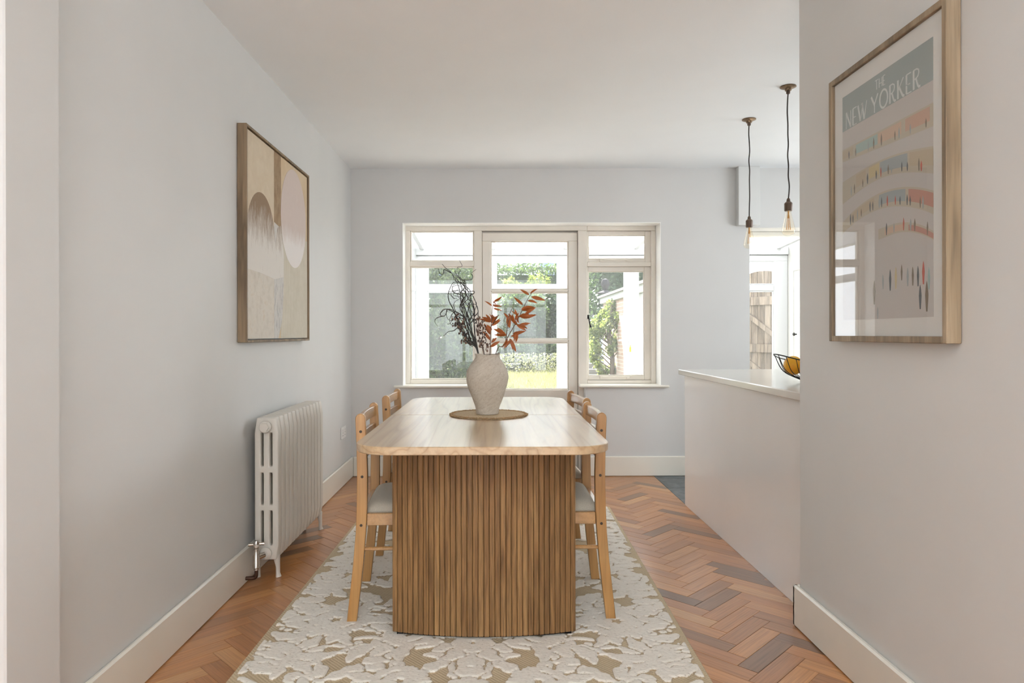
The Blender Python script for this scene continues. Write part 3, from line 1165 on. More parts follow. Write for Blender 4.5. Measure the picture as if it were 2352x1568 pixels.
def rug_pattern():
    cell = .004
    nx, ny = int(RW / cell) + 1, int(RL / cell) + 1
    # work on the right half only and mirror, as the woven design is symmetric about its long axis
    xs = np.linspace(-RW / 2, RW / 2, nx)
    ys = np.linspace(-RL / 2, RL / 2, ny)
    X, Y = np.meshgrid(np.abs(xs), ys)
    P = np.zeros((ny, nx), np.float32)
    r = np.random.default_rng(5)

    def paint(sd, gap=.005):
        """sd: signed distance (negative inside). a groove is carved round the shape, then the shape is raised"""
        if gap > 0:
            P[(sd > 0) & (sd < gap)] = 0
        P[sd <= 0] = 1

    def local(cx, cy, ang):
        dx, dy = X - cx, Y - cy
        c, s = math.cos(ang), math.sin(ang)
        return dx * c + dy * s, -dx * s + dy * c

    def leaf(cx, cy, ang, ln, wd, gap=.005, ser=0.0):
        m = (np.abs(X - cx) < ln * 1.2) & (np.abs(Y - cy) < ln * 1.2)
        if not m.any():
            return
        u, v = local(cx, cy, ang)
        t = np.clip(u / ln, 0, 1)
        w = wd * np.sin(PI * np.clip(t, 0, 1) ** .8) ** .75
        if ser:
            w = w * (1 + ser * np.sin(u * 190))
        sd = np.where((u > 0) & (u < ln), np.abs(v) - w, .05)
        sd = np.where(m, sd, 1)
        paint(sd, gap)

    def flower(cx, cy, rad, petals, ph=0, core=True, gap=.005):
        dx, dy = X - cx, Y - cy
        rr, th = np.hypot(dx, dy), np.arctan2(dy, dx)
        edge = rad * (.80 + .16 * np.abs(np.cos(petals * (th + ph) / 2)) + .05 * np.cos(petals * 3 * th + ph))
        paint(rr - edge, gap)
        if core:
            ring = (np.abs(rr - rad * .56) < .0042) & (np.sin(th * 4 + ph * 3) + .5 * np.sin(th * 7 + 1) > .35)
            P[ring] = 0
            st = rr - rad * (.13 + .05 * np.cos(5 * th + ph))
            P[st < 0] = 0

    def stem(pts, wd, gap=.004):
        pts = np.array([tuple(p)[:2] for p in smooth_path([(a, b, 0) for a, b in pts], 10)])
        best = np.full(X.shape, 9.0)
        for a, b in zip(pts[:-1], pts[1:]):
            lo, hi = np.minimum(a, b) - .04, np.maximum(a, b) + .04
            iy = (ys > lo[1]) & (ys < hi[1])
            if not iy.any():
                continue
            sub = (X[iy], Y[iy])
            d = b - a
            ll = max(1e-9, d @ d)
            t = np.clip(((sub[0] - a[0]) * d[0] + (sub[1] - a[1]) * d[1]) / ll, 0, 1)
            dd = np.hypot(sub[0] - a[0] - t * d[0], sub[1] - a[1] - t * d[1])
            best[iy] = np.minimum(best[iy], dd)
        paint(best - wd, gap)

    # a wandering weight that leaves parts of each outline uncarved
    F = np.sin(X * 61 + 2 * np.sin(Y * 23)) + np.sin(Y * 53 + 2 * np.sin(X * 31) + 1) + .6 * np.sin((X + Y) * 97)

    def bigleaf(cx, cy, ang, ln, wd, bend=0.0, gap=.0075):
        m = (np.abs(X - cx) < ln * 1.2) & (np.abs(Y - cy) < ln * 1.2)
        if not m.any():
            return
        u, v = local(cx, cy, ang)
        v = v - bend * np.sin(PI * np.clip(u / ln, 0, 1)) * ln
        t = np.clip(u / ln, 0, 1)
        w = wd * np.sin(PI * np.clip(t ** .8, 0, 1)) ** .7 * (1 + .16 * np.sin(u * 120 + cx * 50))
        sd = np.where((u > 0) & (u < ln), np.abs(v) - w, .05)
        sd = np.where(m, sd, 1)
        P[(sd > 0) & (sd < gap) & (F > -.9)] = 0
        P[sd <= 0] = 1

    rep = .66
    y0 = -RL / 2 - .30
    while y0 < RL / 2 + .3:
        j = lambda a: float(r.uniform(-a, a))
        for _ in range(30):
            bigleaf(r.uniform(.0, .74), y0 + r.uniform(0, rep), r.uniform(0, 2 * PI), r.uniform(.12, .20), r.uniform(.026, .045), j(.18))
        stem([(.0, y0 + .05), (.10, y0 + .12), (.24, y0 + .10), (.36, y0 + .18), (.50, y0 + .16), (.70, y0 + .24)], .011, .006)
        stem([(.0, y0 + .36), (.14, y0 + .30), (.26, y0 + .36), (.40, y0 + .46), (.56, y0 + .44), (.73, y0 + .54)], .011, .006)
        stem([(0.0, y0 - .02), (.0, y0 + .5)], .016, .008)
        for (cx, cy, rad, pt) in ((.54, .33, .150, 15), (.24, .20, .100, 11), (.22, .53, .105, 10), (.0, .14, .080, 8), (.0, .47, .09, 8), (.66, .03, .085, 8)):
            nl = 8
            for q in range(nl):
                a = 2 * PI * q / nl + j(.25)
                bigleaf(cx + math.cos(a) * rad * .7, y0 + cy + math.sin(a) * rad * .7, a + j(.4), .10 + .05 * r.random(), .026 + .01 * r.random(), j(.2))
            dx, dy = X - cx, Y - y0 - cy
            rr, th = np.hypot(dx, dy), np.arctan2(dy, dx)
            edge = rad * (.86 + .10 * np.abs(np.cos(pt * th / 2)) + .05 * np.cos(pt * 3 * th))
            P[(rr > edge) & (rr < edge + .007) & (F > -.3)] = 0
            P[rr <= edge] = 1
            if rad > .09:
                P[(np.abs(rr - rad * .58) < .0045) & (F > .35)] = 0
            P[rr < rad * (.13 + .05 * np.cos(5 * th + cx))] = 0
        y0 += rep
    for yy in np.arange(-RL / 2 + .03, RL / 2, .085):
        bigleaf(.630 + r.uniform(-.01, .01), yy, r.uniform(-.6, .6), r.uniform(.11, .135), r.uniform(.024, .036), r.uniform(-.15, .15))
    # plain woven strip at the borders, broken by leaf tips
    P[X > RW / 2 - .018] = 0
    P[np.abs(Y) > RL / 2 - .02] = 0
    # soften one cell so that relief and colour edges stay clean
    Q = P.copy()
    for _ in range(2):
        Q = (Q + np.roll(Q, 1, 0) + np.roll(Q, -1, 0) + np.roll(Q, 1, 1) + np.roll(Q, -1, 1)) / 5
    return xs, ys, Q


xs, ys, Q = rug_pattern()
ny, nx = Q.shape
Xg, Yg = np.meshgrid(xs, ys)
jit = np.random.default_rng(3).normal(0, .00035, Q.shape)
Zg = .0050 + np.clip((Q - .25) / .5, 0, 1) * .0080 + jit * (Q > .5)
co = np.stack([Xg, Yg, Zg], -1).reshape(-1, 3).astype(np.float32)
idx = np.arange(ny * nx).reshape(ny, nx)
quads = np.stack([idx[:-1, :-1], idx[:-1, 1:], idx[1:, 1:], idx[1:, :-1]], -1).reshape(-1, 4)
qv = np.maximum.reduce([Q[:-1, :-1], Q[:-1, 1:], Q[1:, 1:], Q[1:, :-1]]).reshape(-1)
quads = quads[qv > .05]
me = bpy.data.meshes.new('carved_pile')
me.vertices.add(len(co))
me.vertices.foreach_set('co', co.ravel())
me.loops.add(len(quads) * 4)
me.loops.foreach_set('vertex_index', quads.ravel().astype(np.int32))
me.polygons.add(len(quads))
me.polygons.foreach_set('loop_start', np.arange(0, len(quads) * 4, 4, dtype=np.int32))
me.polygons.foreach_set('use_smooth', np.ones(len(quads), dtype=bool))
at = me.attributes.new('pile', 'FLOAT', 'POINT')
at.data.foreach_set('value', Q.ravel().astype(np.float32))
me.materials.append(MATS['rug_pile'])
me.update(calc_edges=True)
link('carved_pile', me, rug)

# ---- dining table
TX, TH = -.047, .75
table = thing('dining_table', 'oak extending dining table with rounded corners and slatted pedestal', 'table', (TX, 3.03, 0))
HW, T0, T1 = .420, 2.168 - 3.03, 3.89 - 3.03
for y0, y1, cn in ((T0, -.0006, (1, 1, 0, 0)), (.0006, T1, (0, 0, 1, 1))):
    MB().prism(round_rect(-HW, y0, HW, y1, .125, 10, cn), TH - .027, TH, 'z', .0025).build('table_leaf', 'table_oak', table)
PH = TH - .027
slat_mesh = MB().box((-.0092, -.008, 0), (.0092, .006, PH - .024), .0020).mesh('slat', 'slat_oak')
R_ = 1.147


def pedestal(yc, half, sag, thick):
    R = (half * half + sag * sag) / (2 * sag)
    amax = math.asin(half / R)
    n = 34
    front, back = [], []
    core = []
    inn = .010
    for k in range(25):
        a = -amax + 2 * amax * k / 24
        core.append((R * math.sin(a) * .985, -(thick / 2) + inn + R - R * math.cos(a)))
    for k in range(25):
        a = amax - 2 * amax * k / 24
        core.append((R * math.sin(a) * .985, (thick / 2) - inn - R + R * math.cos(a)))
    ped = MB().prism([(x, y + yc) for x, y in core], .022, PH, 'z').build('pedestal', 'slat_oak', table)
    MB().prism([(x * .97, y * .75 + yc) for x, y in core], RT, .022, 'z').build('plinth', 'black_metal', ped)
    for side in (0, 1):
        for k in range(n):
            a = -amax + 2 * amax * (k + .5) / n
            x, y = R * math.sin(a), -(thick / 2) + .008 + R - R * math.cos(a)
            rz = a
            if side:
                y = -y
                rz = PI - a
            s = link('slat', slat_mesh, ped, (x, y + yc, .022))
            s.rotation_euler = (0, 0, rz)
            s.scale = (1, random.uniform(.86, 1.08), 1)
    return ped


pedestal(2.500 - 3.03, .334, .048, .106)
pedestal(3.155 - 3.03, .334, .03, .082)

# ---- chairs


def make_chair():
    t = thing('dining_chair', 'chair', 'chair')
    prof = [(0, -.060, -.023), (.10, -.049, -.011), (.22, -.036, .002), (.34, -.026, .012), (.44, -.022, .018), (.56, -.020, .019), (.68, -.022, .016), (.775, -.026, .011)]
    cx, cw = -.0075, .0185
    pts = [(b, z) for z, a, b in prof]
    pts += [(cx + cw * math.cos(PI * k / 8), .785 + .019 * math.sin(PI * k / 8)) for k in range(9)]
    pts += [(a, z) for z, a, b in prof][::-1]
    for sy in (-1, 1):
        y0, y1 = sorted((sy * .197, sy * .225))
        leg = MB().prism(pts, y0, y1, 'y', .002).build('rear_leg', 'chair_oak', t)
        for zb, xb in ((.735, -.006), (.560, -.001), (.372, -.005)):
            yo = sy * .2255
            bm_ = MB().lathe([(.0055, -.001), (.0055, .0012), (.003, .0014), (.003, .0004)], 12, (0, 0, 0), 'y')
            b = bm_.build('bolt', 'screw', leg, loc=(xb, yo, zb))
            b.scale = (1, sy, 1)
        fl = MB().box((.355, min(sy * .197, sy * .222), 0), (.385, max(sy * .197, sy * .222), .40), .003)
        fl.build('front_leg', 'chair_oak', t)
        y0, y1 = sorted((sy * .198, sy * .218))
        MB().box((.016, y0, .368), (.356, y1, .415), .002).build('side_rail', 'chair_oak_rail', t)
        MB().box((.000, y0 + .004, .268), (.358, y1 - .004, .283), .004).build('stretcher', 'chair_oak_rail', t)
    for x0, x1 in ((.358, .380), (-.016, .002)):
        MB().box((x0, -.198, .368), (x1, .198, .415), .002).build('seat_rail', 'chair_oak_rail', t)

    def slat(z0, z1, name, th=.017, bow=.014, x=-.007):
        n = 10
        f, bk = [], []
        for k in range(n + 1):
            y = -.199 + .398 * k / n
            o = x - bow * (1 - (y / .199) ** 2)
            f.append((o + th / 2, y))
            bk.append((o - th / 2, y))
        MB().prism(f + bk[::-1], z0, z1, 'z', .002).build(name, 'chair_oak_rail', t)
    slat(.746, .790, 'top_rail')
    slat(.676, .714, 'back_slat')
    slat(.592, .630, 'back_slat')
    # padded seat
    n = 16
    vs, fs = [], []
    x0, x1, y0, y1 = .004, .392, -.194, .194
    for i in range(n + 1):
        for j in range(n + 1):
            u, v = -1 + 2 * i / n, -1 + 2 * j / n
            u, v = math.sin(u * PI / 2), math.sin(v * PI / 2)
            h = max(0.0, (1 - u ** 8) * (1 - v ** 8)) ** .45 * (.86 + .14 * (1 - u * u) * (1 - v * v))
            k = 1 - .02 * (1 - h)
            vs.append(((x0 + x1) / 2 + u * k * (x1 - x0) / 2, (y0 + y1) / 2 + v * k * (y1 - y0) / 2, .416 + .047 * h))
    for i in range(n):
        for j in range(n):
            a = i * (n + 1) + j
            fs.append((a, a + n + 1, a + n + 2, a + 1))
    base = [(x0, y0, .405), (x1, y0, .405), (x1, y1, .405), (x0, y1, .405)]
    m = MB()._add(vs, fs)
    m.box((x0, y0, .406), (x1, y1, .4165), .002)
    m.build('seat_cushion', 'seat_fabric', t, True, angle=50)
    return t


proto = make_chair()
spots = [(-.526, 2.830, .060, 'oak dining chair with grey seat, nearer of the two left of table'),
         (-.543, 3.600, .012, 'oak dining chair with grey seat, left of table nearest the wall socket'),
         (.3985, 2.850, PI - .004, 'oak dining chair with grey seat, nearer of the two right of table'),
         (.405, 3.452, PI + .07, 'oak dining chair with grey seat, right of table and nearest the window')]
for i, (x, y, a, lab) in enumerate(spots):
    o = proto if i == 0 else copy_tree(proto)
    o.location = (x, y, RT)
    o.rotation_euler = (0, 0, a)
    o.scale = (1, 1, .985)
    tag(o, lab, 'chair', 'dining chairs round the table')

# ---- placemat, vase and dried stems
VX, VY = -.040, 3.02
matt = thing('placemat', 'round fringed jute placemat under the vase', 'placemat', (VX + .005, VY, TH))
MB().lathe([(.001, .0003), (.166, .0003), (.167, .003), (.160, .005), (.001, .005)], 64).build('woven_disc', 'jute', matt, True, angle=40)
mb = MB()
for k in range(260):
    a = 2 * PI * k / 260 + random.uniform(-.01, .01)
    r0, r1 = .158, random.uniform(.167, .176)
    z1 = random.uniform(.001, .007)
    mb.tube([(r0 * math.cos(a), r0 * math.sin(a), .0045), ((r0 + r1) / 2 * math.cos(a), (r0 + r1) / 2 * math.sin(a), .006 + random.uniform(0, .002)), (r1 * math.cos(a + .02), r1 * math.sin(a + .02), z1)], .0022, 4)
tag(mb.build('fringe', 'jute_edge', matt), kind='stuff')

VZ = TH + .0055
vase = thing('vase', 'cream textured clay vase on the jute placemat', 'vase', (VX, VY, VZ))
prof = [(.002, .001), (.044, .001), (.049, .004), (.053, .03), (.064, .06), (.079, .10), (.0905, .14), (.0935, .165), (.0895, .19), (.077, .215), (.062, .235), (.0545, .248), (.054, .256), (.056, .262), (.0545, .2645), (.0505, .262), (.049, .25), (.056, .235), (.072, .212), (.085, .185), (.087, .16), (.07, .10), (.045, .03), (.002, .02)]
pp = [tuple(p)[:2] for p in smooth_path([(a, b, 0) for a, b in prof], 3)]
mb = MB().lathe(pp, 56, cap=False)
rv = random.Random(3)
vv = []
for (x, y, z) in mb.v:
    a = math.atan2(y, x)
    k = 1 + .010 * math.sin(3 * a + z * 30) + .008 * math.sin(7 * a - z * 70) + .004 * math.sin(a * 13 + z * 160)
    dz = (.0025 * math.sin(2 * a + .6) + .0015 * math.sin(5 * a)) * max(0, (z - .2) / .06)
    vv.append((x * k, y * k, z + dz))
mb.v = vv
mb.build('vase_body', 'vase_clay', vase, True)


def stemcv(c, depth):
    """offsets of a stem point from the middle of the vase foot, in metres"""
    return ((c[0] / 4.02 - 138) / 520, depth, (363 - c[1] / 4.02) / 520)


rs = random.Random(21)
willow = [
    [[(462, 1100), (462, 915), (400, 780), (350, 640), (330, 520), (310, 420), (300, 330), (270, 240), (215, 150), (160, 95), (128, 58)],
     [(300, 330), (340, 290), (355, 240), (310, 200), (280, 165), (302, 120), (268, 92), (312, 78), (292, 25)],
     [(215, 150), (150, 110), (135, 150), (110, 150), (95, 105), (58, 98)],
     [(320, 215), (400, 210), (416, 170), (405, 150), (447, 110)]],
    [[(480, 1100), (468, 915), (420, 760), (385, 600), (350, 470), (320, 420), (360, 370), (350, 300), (335, 240), (285, 200), (262, 150)],
     [(385, 600), (430, 520), (412, 430), (380, 400), (350, 330), (300, 280), (240, 300), (250, 340), (290, 360)]],
    [[(455, 1100), (455, 905), (380, 800), (300, 650), (250, 520), (205, 420), (193, 350), (215, 290), (235, 245), (285, 238), (330, 260)],
     [(250, 520), (180, 488), (130, 510), (112, 540), (150, 552), (182, 500), (150, 485), (118, 530)],
     [(150, 552), (85, 575), (73, 610), (90, 650)]],
    [[(470, 1100), (450, 905), (370, 760), (290, 670), (240, 690), (190, 705), (155, 742)],
     [(370, 760), (300, 600), (260, 560), (215, 620), (185, 625)]],
    [[(490, 1100), (470, 915), (442, 700), (440, 560), (430, 460), (400, 380), (440, 350), (432, 328), (380, 332), (352, 285), (345, 220)],
     [(440, 560), (472, 520), (455, 460), (442, 410), (430, 380)]],
    [[(500, 1100), (460, 915), (400, 700), (330, 560), (240, 500), (190, 490), (175, 550), (200, 590), (250, 588)],
     [(350, 600), (395, 430), (402, 360), (340, 270), (285, 230), (250, 170)]],
    [[(470, 1100), (465, 910), (410, 720), (345, 560), (300, 480), (335, 400), (300, 360), (240, 340), (235, 290), (270, 255)],
     [(345, 560), (290, 540), (245, 470), (255, 430), (300, 400)]],
]
for q in range(5):
    src = willow[rs.randrange(7)]
    sh = rs.uniform(-34, 40)
    willow.append([[(c[0] + (sh + rs.uniform(-16, 16)) * min(1, max(0, (900 - c[1]) / 300)), c[1] + (rs.uniform(-14, 14) + 40) * (1 if c[1] < 880 else 0)) for c in p] for p in src[:2]])
for wi, grp in enumerate(willow):
    st = thing('willow_stem', {0: 'tallest dark willow stem in the vase, its curled tips reaching the window transom', 2: 'dark willow stem bowing far out to the left with looped tips',
                               3: 'lowest dark willow stem, its bare tip hanging down to the left', 4: 'rightmost dark willow stem, rising beside the brown berried twig'}.get(
        wi, 'dark twisted willow stem in the tangled middle of the bunch in the vase'), 'stem', (VX, VY, VZ), 0, 'willow stems in the vase')
    yb = rs.uniform(-.025, .025)
    yt = rs.uniform(-.10, .10)
    for bi, path in enumerate(grp):
        P3 = []
        for c in path:
            h = max(0.0, (915 - c[1]) / 900)
            P3.append(stemcv((c[0] + rs.uniform(-5, 5), c[1] + rs.uniform(-4, 4)), yb + (yt - yb) * h + rs.uniform(-.010, .010) * min(1, h * 4)))
        if bi == 0:
            P3[0] = (.0 + yb * .3, yb * .5, .06)
            P3[1] = (max(-.042, min(.03, P3[1][0])), max(-.03, min(.03, P3[1][1])), P3[1][2] + .012)
        P3 = smooth_path(P3, 5)
        n = len(P3)
        r0 = (.0032 if bi == 0 else .0021) * (1 if wi < 7 else .75)
        MB().tube(P3, [max(.0010, r0 * (1 - .66 * k / n)) for k in range(n)], 6).build('main_stem' if bi == 0 else 'side_twig', 'willow_bark', st, True)

berry_sets = [
    ('dark berried twig in the vase beneath the curling willow', [[(452, 1100), (448, 900), (380, 780), (310, 680), (270, 600), (255, 560)], [(380, 780), (350, 720), (300, 690), (262, 640)], [(310, 680), (330, 620), (300, 570)], [(400, 810), (340, 770), (318, 720)], [(420, 840), (360, 800), (330, 790)]], 80),
    ('brown berried twig in the vase beside the orange leaves', [[(515, 1100), (520, 915), (490, 840), (478, 740), (470, 640), (482, 570), (455, 535)], [(485, 800), (510, 740), (515, 660), (500, 600)], [(478, 740), (455, 690), (470, 620)]], 44),
    ('short curled seed-head twig hanging over the vase rim', [[(510, 1100), (524, 915), (512, 850), (530, 800), (548, 830), (540, 870)], [(512, 850), (505, 780), (525, 740), (545, 790)]], 16)]
for lab, paths, nb in berry_sets:
    st = thing('berry_twig', lab, 'twig', (VX, VY, VZ), 0, 'berry twigs in the vase')
    allp = []
    yb = rs.uniform(-.02, .02)
    for bi, path in enumerate(paths):
        P3 = [stemcv((c[0], c[1]), yb + rs.uniform(-.02, .02) * (1 if c[1] < 880 else .2)) for c in path]
        if bi == 0:
            P3[0] = (.01, 0, .06)
            P3[1] = (max(-.042, min(.03, P3[1][0])), yb, P3[1][2] + .012)
        P3 = smooth_path(P3, 4)
        allp += P3[6:] if bi == 0 else P3
        MB().tube(P3, .0015, 5).build('twig', 'twig_bark', st, True)
    mb = MB()
    for _ in range(nb):
        p = rs.choice(allp)
        q = p + Vector((rs.uniform(-.016, .016), rs.uniform(-.016, .016), rs.uniform(-.008, .016)))
        mb.tube([p, q], .0007, 4)
        mb.ball(q, rs.uniform(.0026, .0048), 7, 5, (1, 1, rs.uniform(1, 1.7)))
    tag(mb.build('berries', 'berry', st, True), kind='stuff')


def leaf_mesh(a, b, wd, side, bend):
    a, b = Vector(a), Vector(b)
    d = b - a
    ln = d.length
    t = d.normalized()
    s = t.cross(Vector((0, 1, 0)))
    if s.length < .1:
        s = t.cross(Vector((1, 0, 0)))
    s.normalize()
    s = (Matrix.Rotation(side, 3, t) @ s)
    nrm = s.cross(t).normalized()
    n = 8
    vs, fs = [], []
    for k in range(n + 1):
        u = k / n
        w = wd * ln * (math.sin(PI * min(1, u ** .75 * .97 + .015)) ** .9)
        c = a + d * u + nrm * bend * ln * math.sin(PI * u) + Vector((0, 0, -.10 * ln * u * u))
        vs += [tuple(c - s * w + nrm * w * .28), tuple(c - nrm * .0006), tuple(c + s * w + nrm * w * .28)]
    for k in range(n):
        for q in (0, 1):
            i = k * 3 + q
            fs.append((i, i + 1, i + 4, i + 3))
    return MB()._add(vs, fs)


sprays = [
    ('upright spray of orange lance-shaped leaves in the middle of the vase',
     [[(570, 1100), (580, 920), (583, 780), (590, 650), (600, 520), (612, 440), (640, 400)], [(590, 650), (650, 560), (665, 545)]],
     [(600, 462, 530, 408), (618, 425, 690, 368), (612, 485, 692, 497), (606, 455, 690, 455), (595, 610, 482, 566), (590, 600, 540, 528), (598, 600, 606, 528), (600, 645, 682, 580),
      (597, 622, 652, 540), (588, 690, 522, 628), (580, 775, 513, 688), (588, 724, 520, 618), (592, 805, 618, 748), (585, 842, 672, 778), (596, 560, 574, 530), (605, 420, 640, 440)]),
    ('leaning spray of orange lance-shaped leaves at the right of the vase',
     [[(620, 1100), (645, 912), (700, 830), (760, 722), (830, 600), (880, 500), (930, 400), (972, 335)], [(725, 790), (735, 700), (755, 560), (800, 450)]],
     [(942, 362, 860, 298), (952, 350, 1024, 294), (962, 378, 1090, 402), (930, 412, 1018, 432), (885, 452, 800, 362), (760, 590, 708, 518), (832, 545, 778, 498), (872, 502, 1004, 458),
      (900, 545, 1002, 470), (852, 562, 1006, 528), (842, 645, 958, 612), (832, 640, 925, 662), (790, 722, 905, 688), (822, 700, 800, 782), (772, 745, 862, 700), (727, 728, 612, 662), (732, 732, 618, 716),
      (762, 665, 735, 556), (792, 612, 750, 520), (835, 612, 832, 552), (772, 772, 792, 864), (770, 775, 704, 848), (812, 592, 852, 518), (880, 500, 960, 466), (820, 640, 790, 560), (745, 770, 690, 840)])]
for lab, paths, lvs in sprays:
    st = thing('leaf_spray', lab, 'foliage stem', (VX, VY, VZ), 0, 'orange leaf sprays in the vase')
    yb = rs.uniform(-.01, .01)
    for bi, path in enumerate(paths):
        P3 = [stemcv(c, yb + (rs.uniform(-.012, .012) if c[1] < 850 else 0)) for c in path]
        if bi == 0:
            P3[0] = (.0, 0, .06)
            P3[1] = (max(-.04, min(.04, P3[1][0])), yb, P3[1][2] + .012)
        P3 = smooth_path(P3, 5)
        n = len(P3)
        MB().tube(P3, [.0024 * (1 - .6 * k / n) for k in range(n)], 6).build('main_stem' if bi == 0 else 'side_twig', 'twig_bark', st, True)
    lvs = lvs + [(a_ + rs.uniform(-14, 14), b_ + rs.uniform(-14, 14), a_ + (c_ - a_) * rs.uniform(.7, 1.0) + rs.uniform(-34, 34), b_ + (d_ - b_) * rs.uniform(.7, 1.0) + rs.uniform(-34, 34)) for (a_, b_, c_, d_) in lvs if b_ > 500]
    for (x0, z0, x1, z1) in lvs:
        y0 = yb + rs.uniform(-.006, .006)
        a = stemcv((x0, z0), y0)
        b = stemcv((x1, z1), y0 + rs.uniform(-.03, .03))
        leaf_mesh(a, b, rs.uniform(.105, .14), rs.uniform(-.7, .7), rs.uniform(-.16, .16)).build('leaf', 'orange_leaf', st, True)

# ---- radiator
RX0, RX1, RY0, NS, PT = -1.100, -.992, 3.095, 13, .0628
rad = thing('radiator', 'cream cast-iron column radiator standing against the left wall', 'radiator', (RX1, RY0, 0))


def radiator_section(feet):
    # side view (x, z), with six oval slots between three columns
    D = RX1 - RX0
    xsn = [-D, -D + .028, -D + .040, -.040, -.028, 0.0]
    zsn = [.085, .150, .308, .333, .480, .508, .662, .730]
    solid = [[True] * 7 for _ in range(5)]
    for c in (1, 3):
        for r in (1, 3, 5):
            solid[c][r] = False
    bm = bmesh.new()
    th = .0245
    grid = {}

    def V(i, j, k):
        if (i, j, k) not in grid:
            x, z = xsn[i], zsn[j]
            y = (-th, th)[k]
            if i in (0, 5) and j in (0, 7):
                x += .010 if i == 0 else -.010
            # columns swell at mid thickness
            grid[(i, j, k)] = bm.verts.new((x, y, z))
        return grid[(i, j, k)]
    for c in range(5):
        for r in range(7):
            if not solid[c][r]:
                continue
            for k in (0, 1):
                q = [V(c, r, k), V(c + 1, r, k), V(c + 1, r + 1, k), V(c, r + 1, k)]
                bm.faces.new(q if k == 0 else q[::-1])
            for (dc, dr, e0, e1) in ((-1, 0, (c, r), (c, r + 1)), (1, 0, (c + 1, r), (c + 1, r + 1)), (0, -1, (c, r), (c + 1, r)), (0, 1, (c, r + 1), (c + 1, r + 1))):
                cc, rr = c + dc, r + dr
                if 0 <= cc < 5 and 0 <= rr < 7 and solid[cc][rr]:
                    continue
                bm.faces.new([V(*e0, 0), V(*e1, 0), V(*e1, 1), V(*e0, 1)])
    bmesh.ops.recalc_face_normals(bm, faces=bm.faces)
    eds = [e for e in bm.edges if len(e.link_faces) == 2 and e.calc_face_angle(0) > .6]
    bmesh.ops.bevel(bm, geom=eds, offset=.0105, segments=3, profile=.5, affect='EDGES', clamp_overlap=True)
    me = bpy.data.meshes.new('radiator_section')
    bm.to_mesh(me)
    bm.free()
    if feet:
        pass
    me.polygons.foreach_set('use_smooth', [True] * len(me.polygons))
    me.materials.append(MATS['radiator_paint'])
    me.update()
    return me


sec = radiator_section(False)
for k in range(NS):
    link('radiator_section', sec, rad, (0, .0305 + k * PT, 0))
for zz in (.690, .118):
    MB().lathe([(.001, .02), (.019, .02), (.019, NS * PT - .02), (.001, NS * PT - .02)], 20, (-.054, 0, zz), 'y').build('connecting_hub', 'radiator_paint', rad, True, angle=40)
for yy in (.0305, .0305 + (NS - 1) * PT):
    for xx, sgn in ((-.016, 1), (-.094, -1)):
        f = MB()
        prof = [(.100, .017, 0), (.075, .014, .002), (.045, .010, .006), (.018, .010, .006), (0.0, .014, .009)]
        pts, rr = [], []
        for z, r, o in prof:
            pts.append((xx + sgn * o, yy, z + .001))
            rr.append(r)
        f.tube(pts, rr, 8).build('foot', 'radiator_paint', rad, True, angle=60)
# blanking plug and bush at the top, lower bush
plug = MB().lathe([(.001, -.003), (.026, -.003), (.028, -.012), (.024, -.018), (.001, -.018)], 28, (-.054, 0, .690), 'y').build('bush', 'radiator_paint', rad, True, angle=30)
MB().lathe([(.001, -.018), (.0215, -.018), (.0205, -.028), (.001, -.028)], 6, (-.054, 0, .690), 'y').build('blanking_plug', 'radiator_paint', plug)
lb = MB().lathe([(.001, .0), (.026, .0), (.027, -.010), (.020, -.016), (.014, -.020), (.001, -.020)], 28, (-.054, 0, .118), 'y').build('bush', 'radiator_paint', rad, True, angle=30)
# valve with cross-head handle and copper tail
vx, vy = -.080, -.052
va = MB().lathe([(.0125, .060), (.0125, .066), (.016, .070), (.016, .080), (.0145, .084), (.0145, .122), (.011, .130), (.010, .146), (.0125, .148), (.0125, .154), (.008, .158)], 18, (vx, vy, 0)).build('valve_body', 'chrome', rad, True, angle=40)
MB().lathe([(.011, .158), (.0135, .164), (.0135, .182), (.010, .190), (.002, .192)], 18, (vx, vy, 0)).build('valve_head', 'chrome', va, True, angle=40)
mb = MB()
for a in (0.35, 0.35 + PI / 2):
    d = Vector((math.cos(a), math.sin(a), 0)) * .033
    c = Vector((vx, vy, .174))
    mb.tube([c - d, c - d * .5, c + d * .5, c + d], [.0075, .0055, .0055, .0075], 10)
mb.build('cross_handle', 'chrome', va, True, angle=50)
MB().tube([(vx, vy, .112), (vx + .010, vy + .02, .114), (-.054, -.018, .118)], [.010, .0125, .012], 12).build('union_nut', 'chrome', va, True, angle=50)
MB().tube(smooth_path([(vx, vy, .070), (vx, vy, .045), (vx - .002, vy, .030), (vx - .012, vy, .024), (vx - .040, vy - .004, .024), (XL + .019 - RX1, vy - .004, .024)], 4), .0085, 10).build('pipe_tail', 'copper_pipe', va, True)

# ---- made-up uplighter behind the camera, added to hold the ceiling fill light
ul = thing('fill_light_stand', 'added fill light shaped as a tall floor uplighter with a white bowl', 'lamp', (0.30, -0.80, 0))
MB().lathe([(.001, 0), (.15, 0), (.15, .015), (.02, .03), (.001, .03)], 32).build('base', 'brass_aged', ul, True, angle=40)
MB().tube([(0, 0, .03), (0, 0, 1.70)], .012, 12).build('pole', 'brass_aged', ul, True)
MB().lathe([(.02, 1.68), (.10, 1.70), (.19, 1.75), (.245, 1.82), (.240, 1.825), (.18, 1.762), (.09, 1.715), (.001, 1.70)], 40, cap=False).build('bowl_shade', 'white_plastic', ul, True)

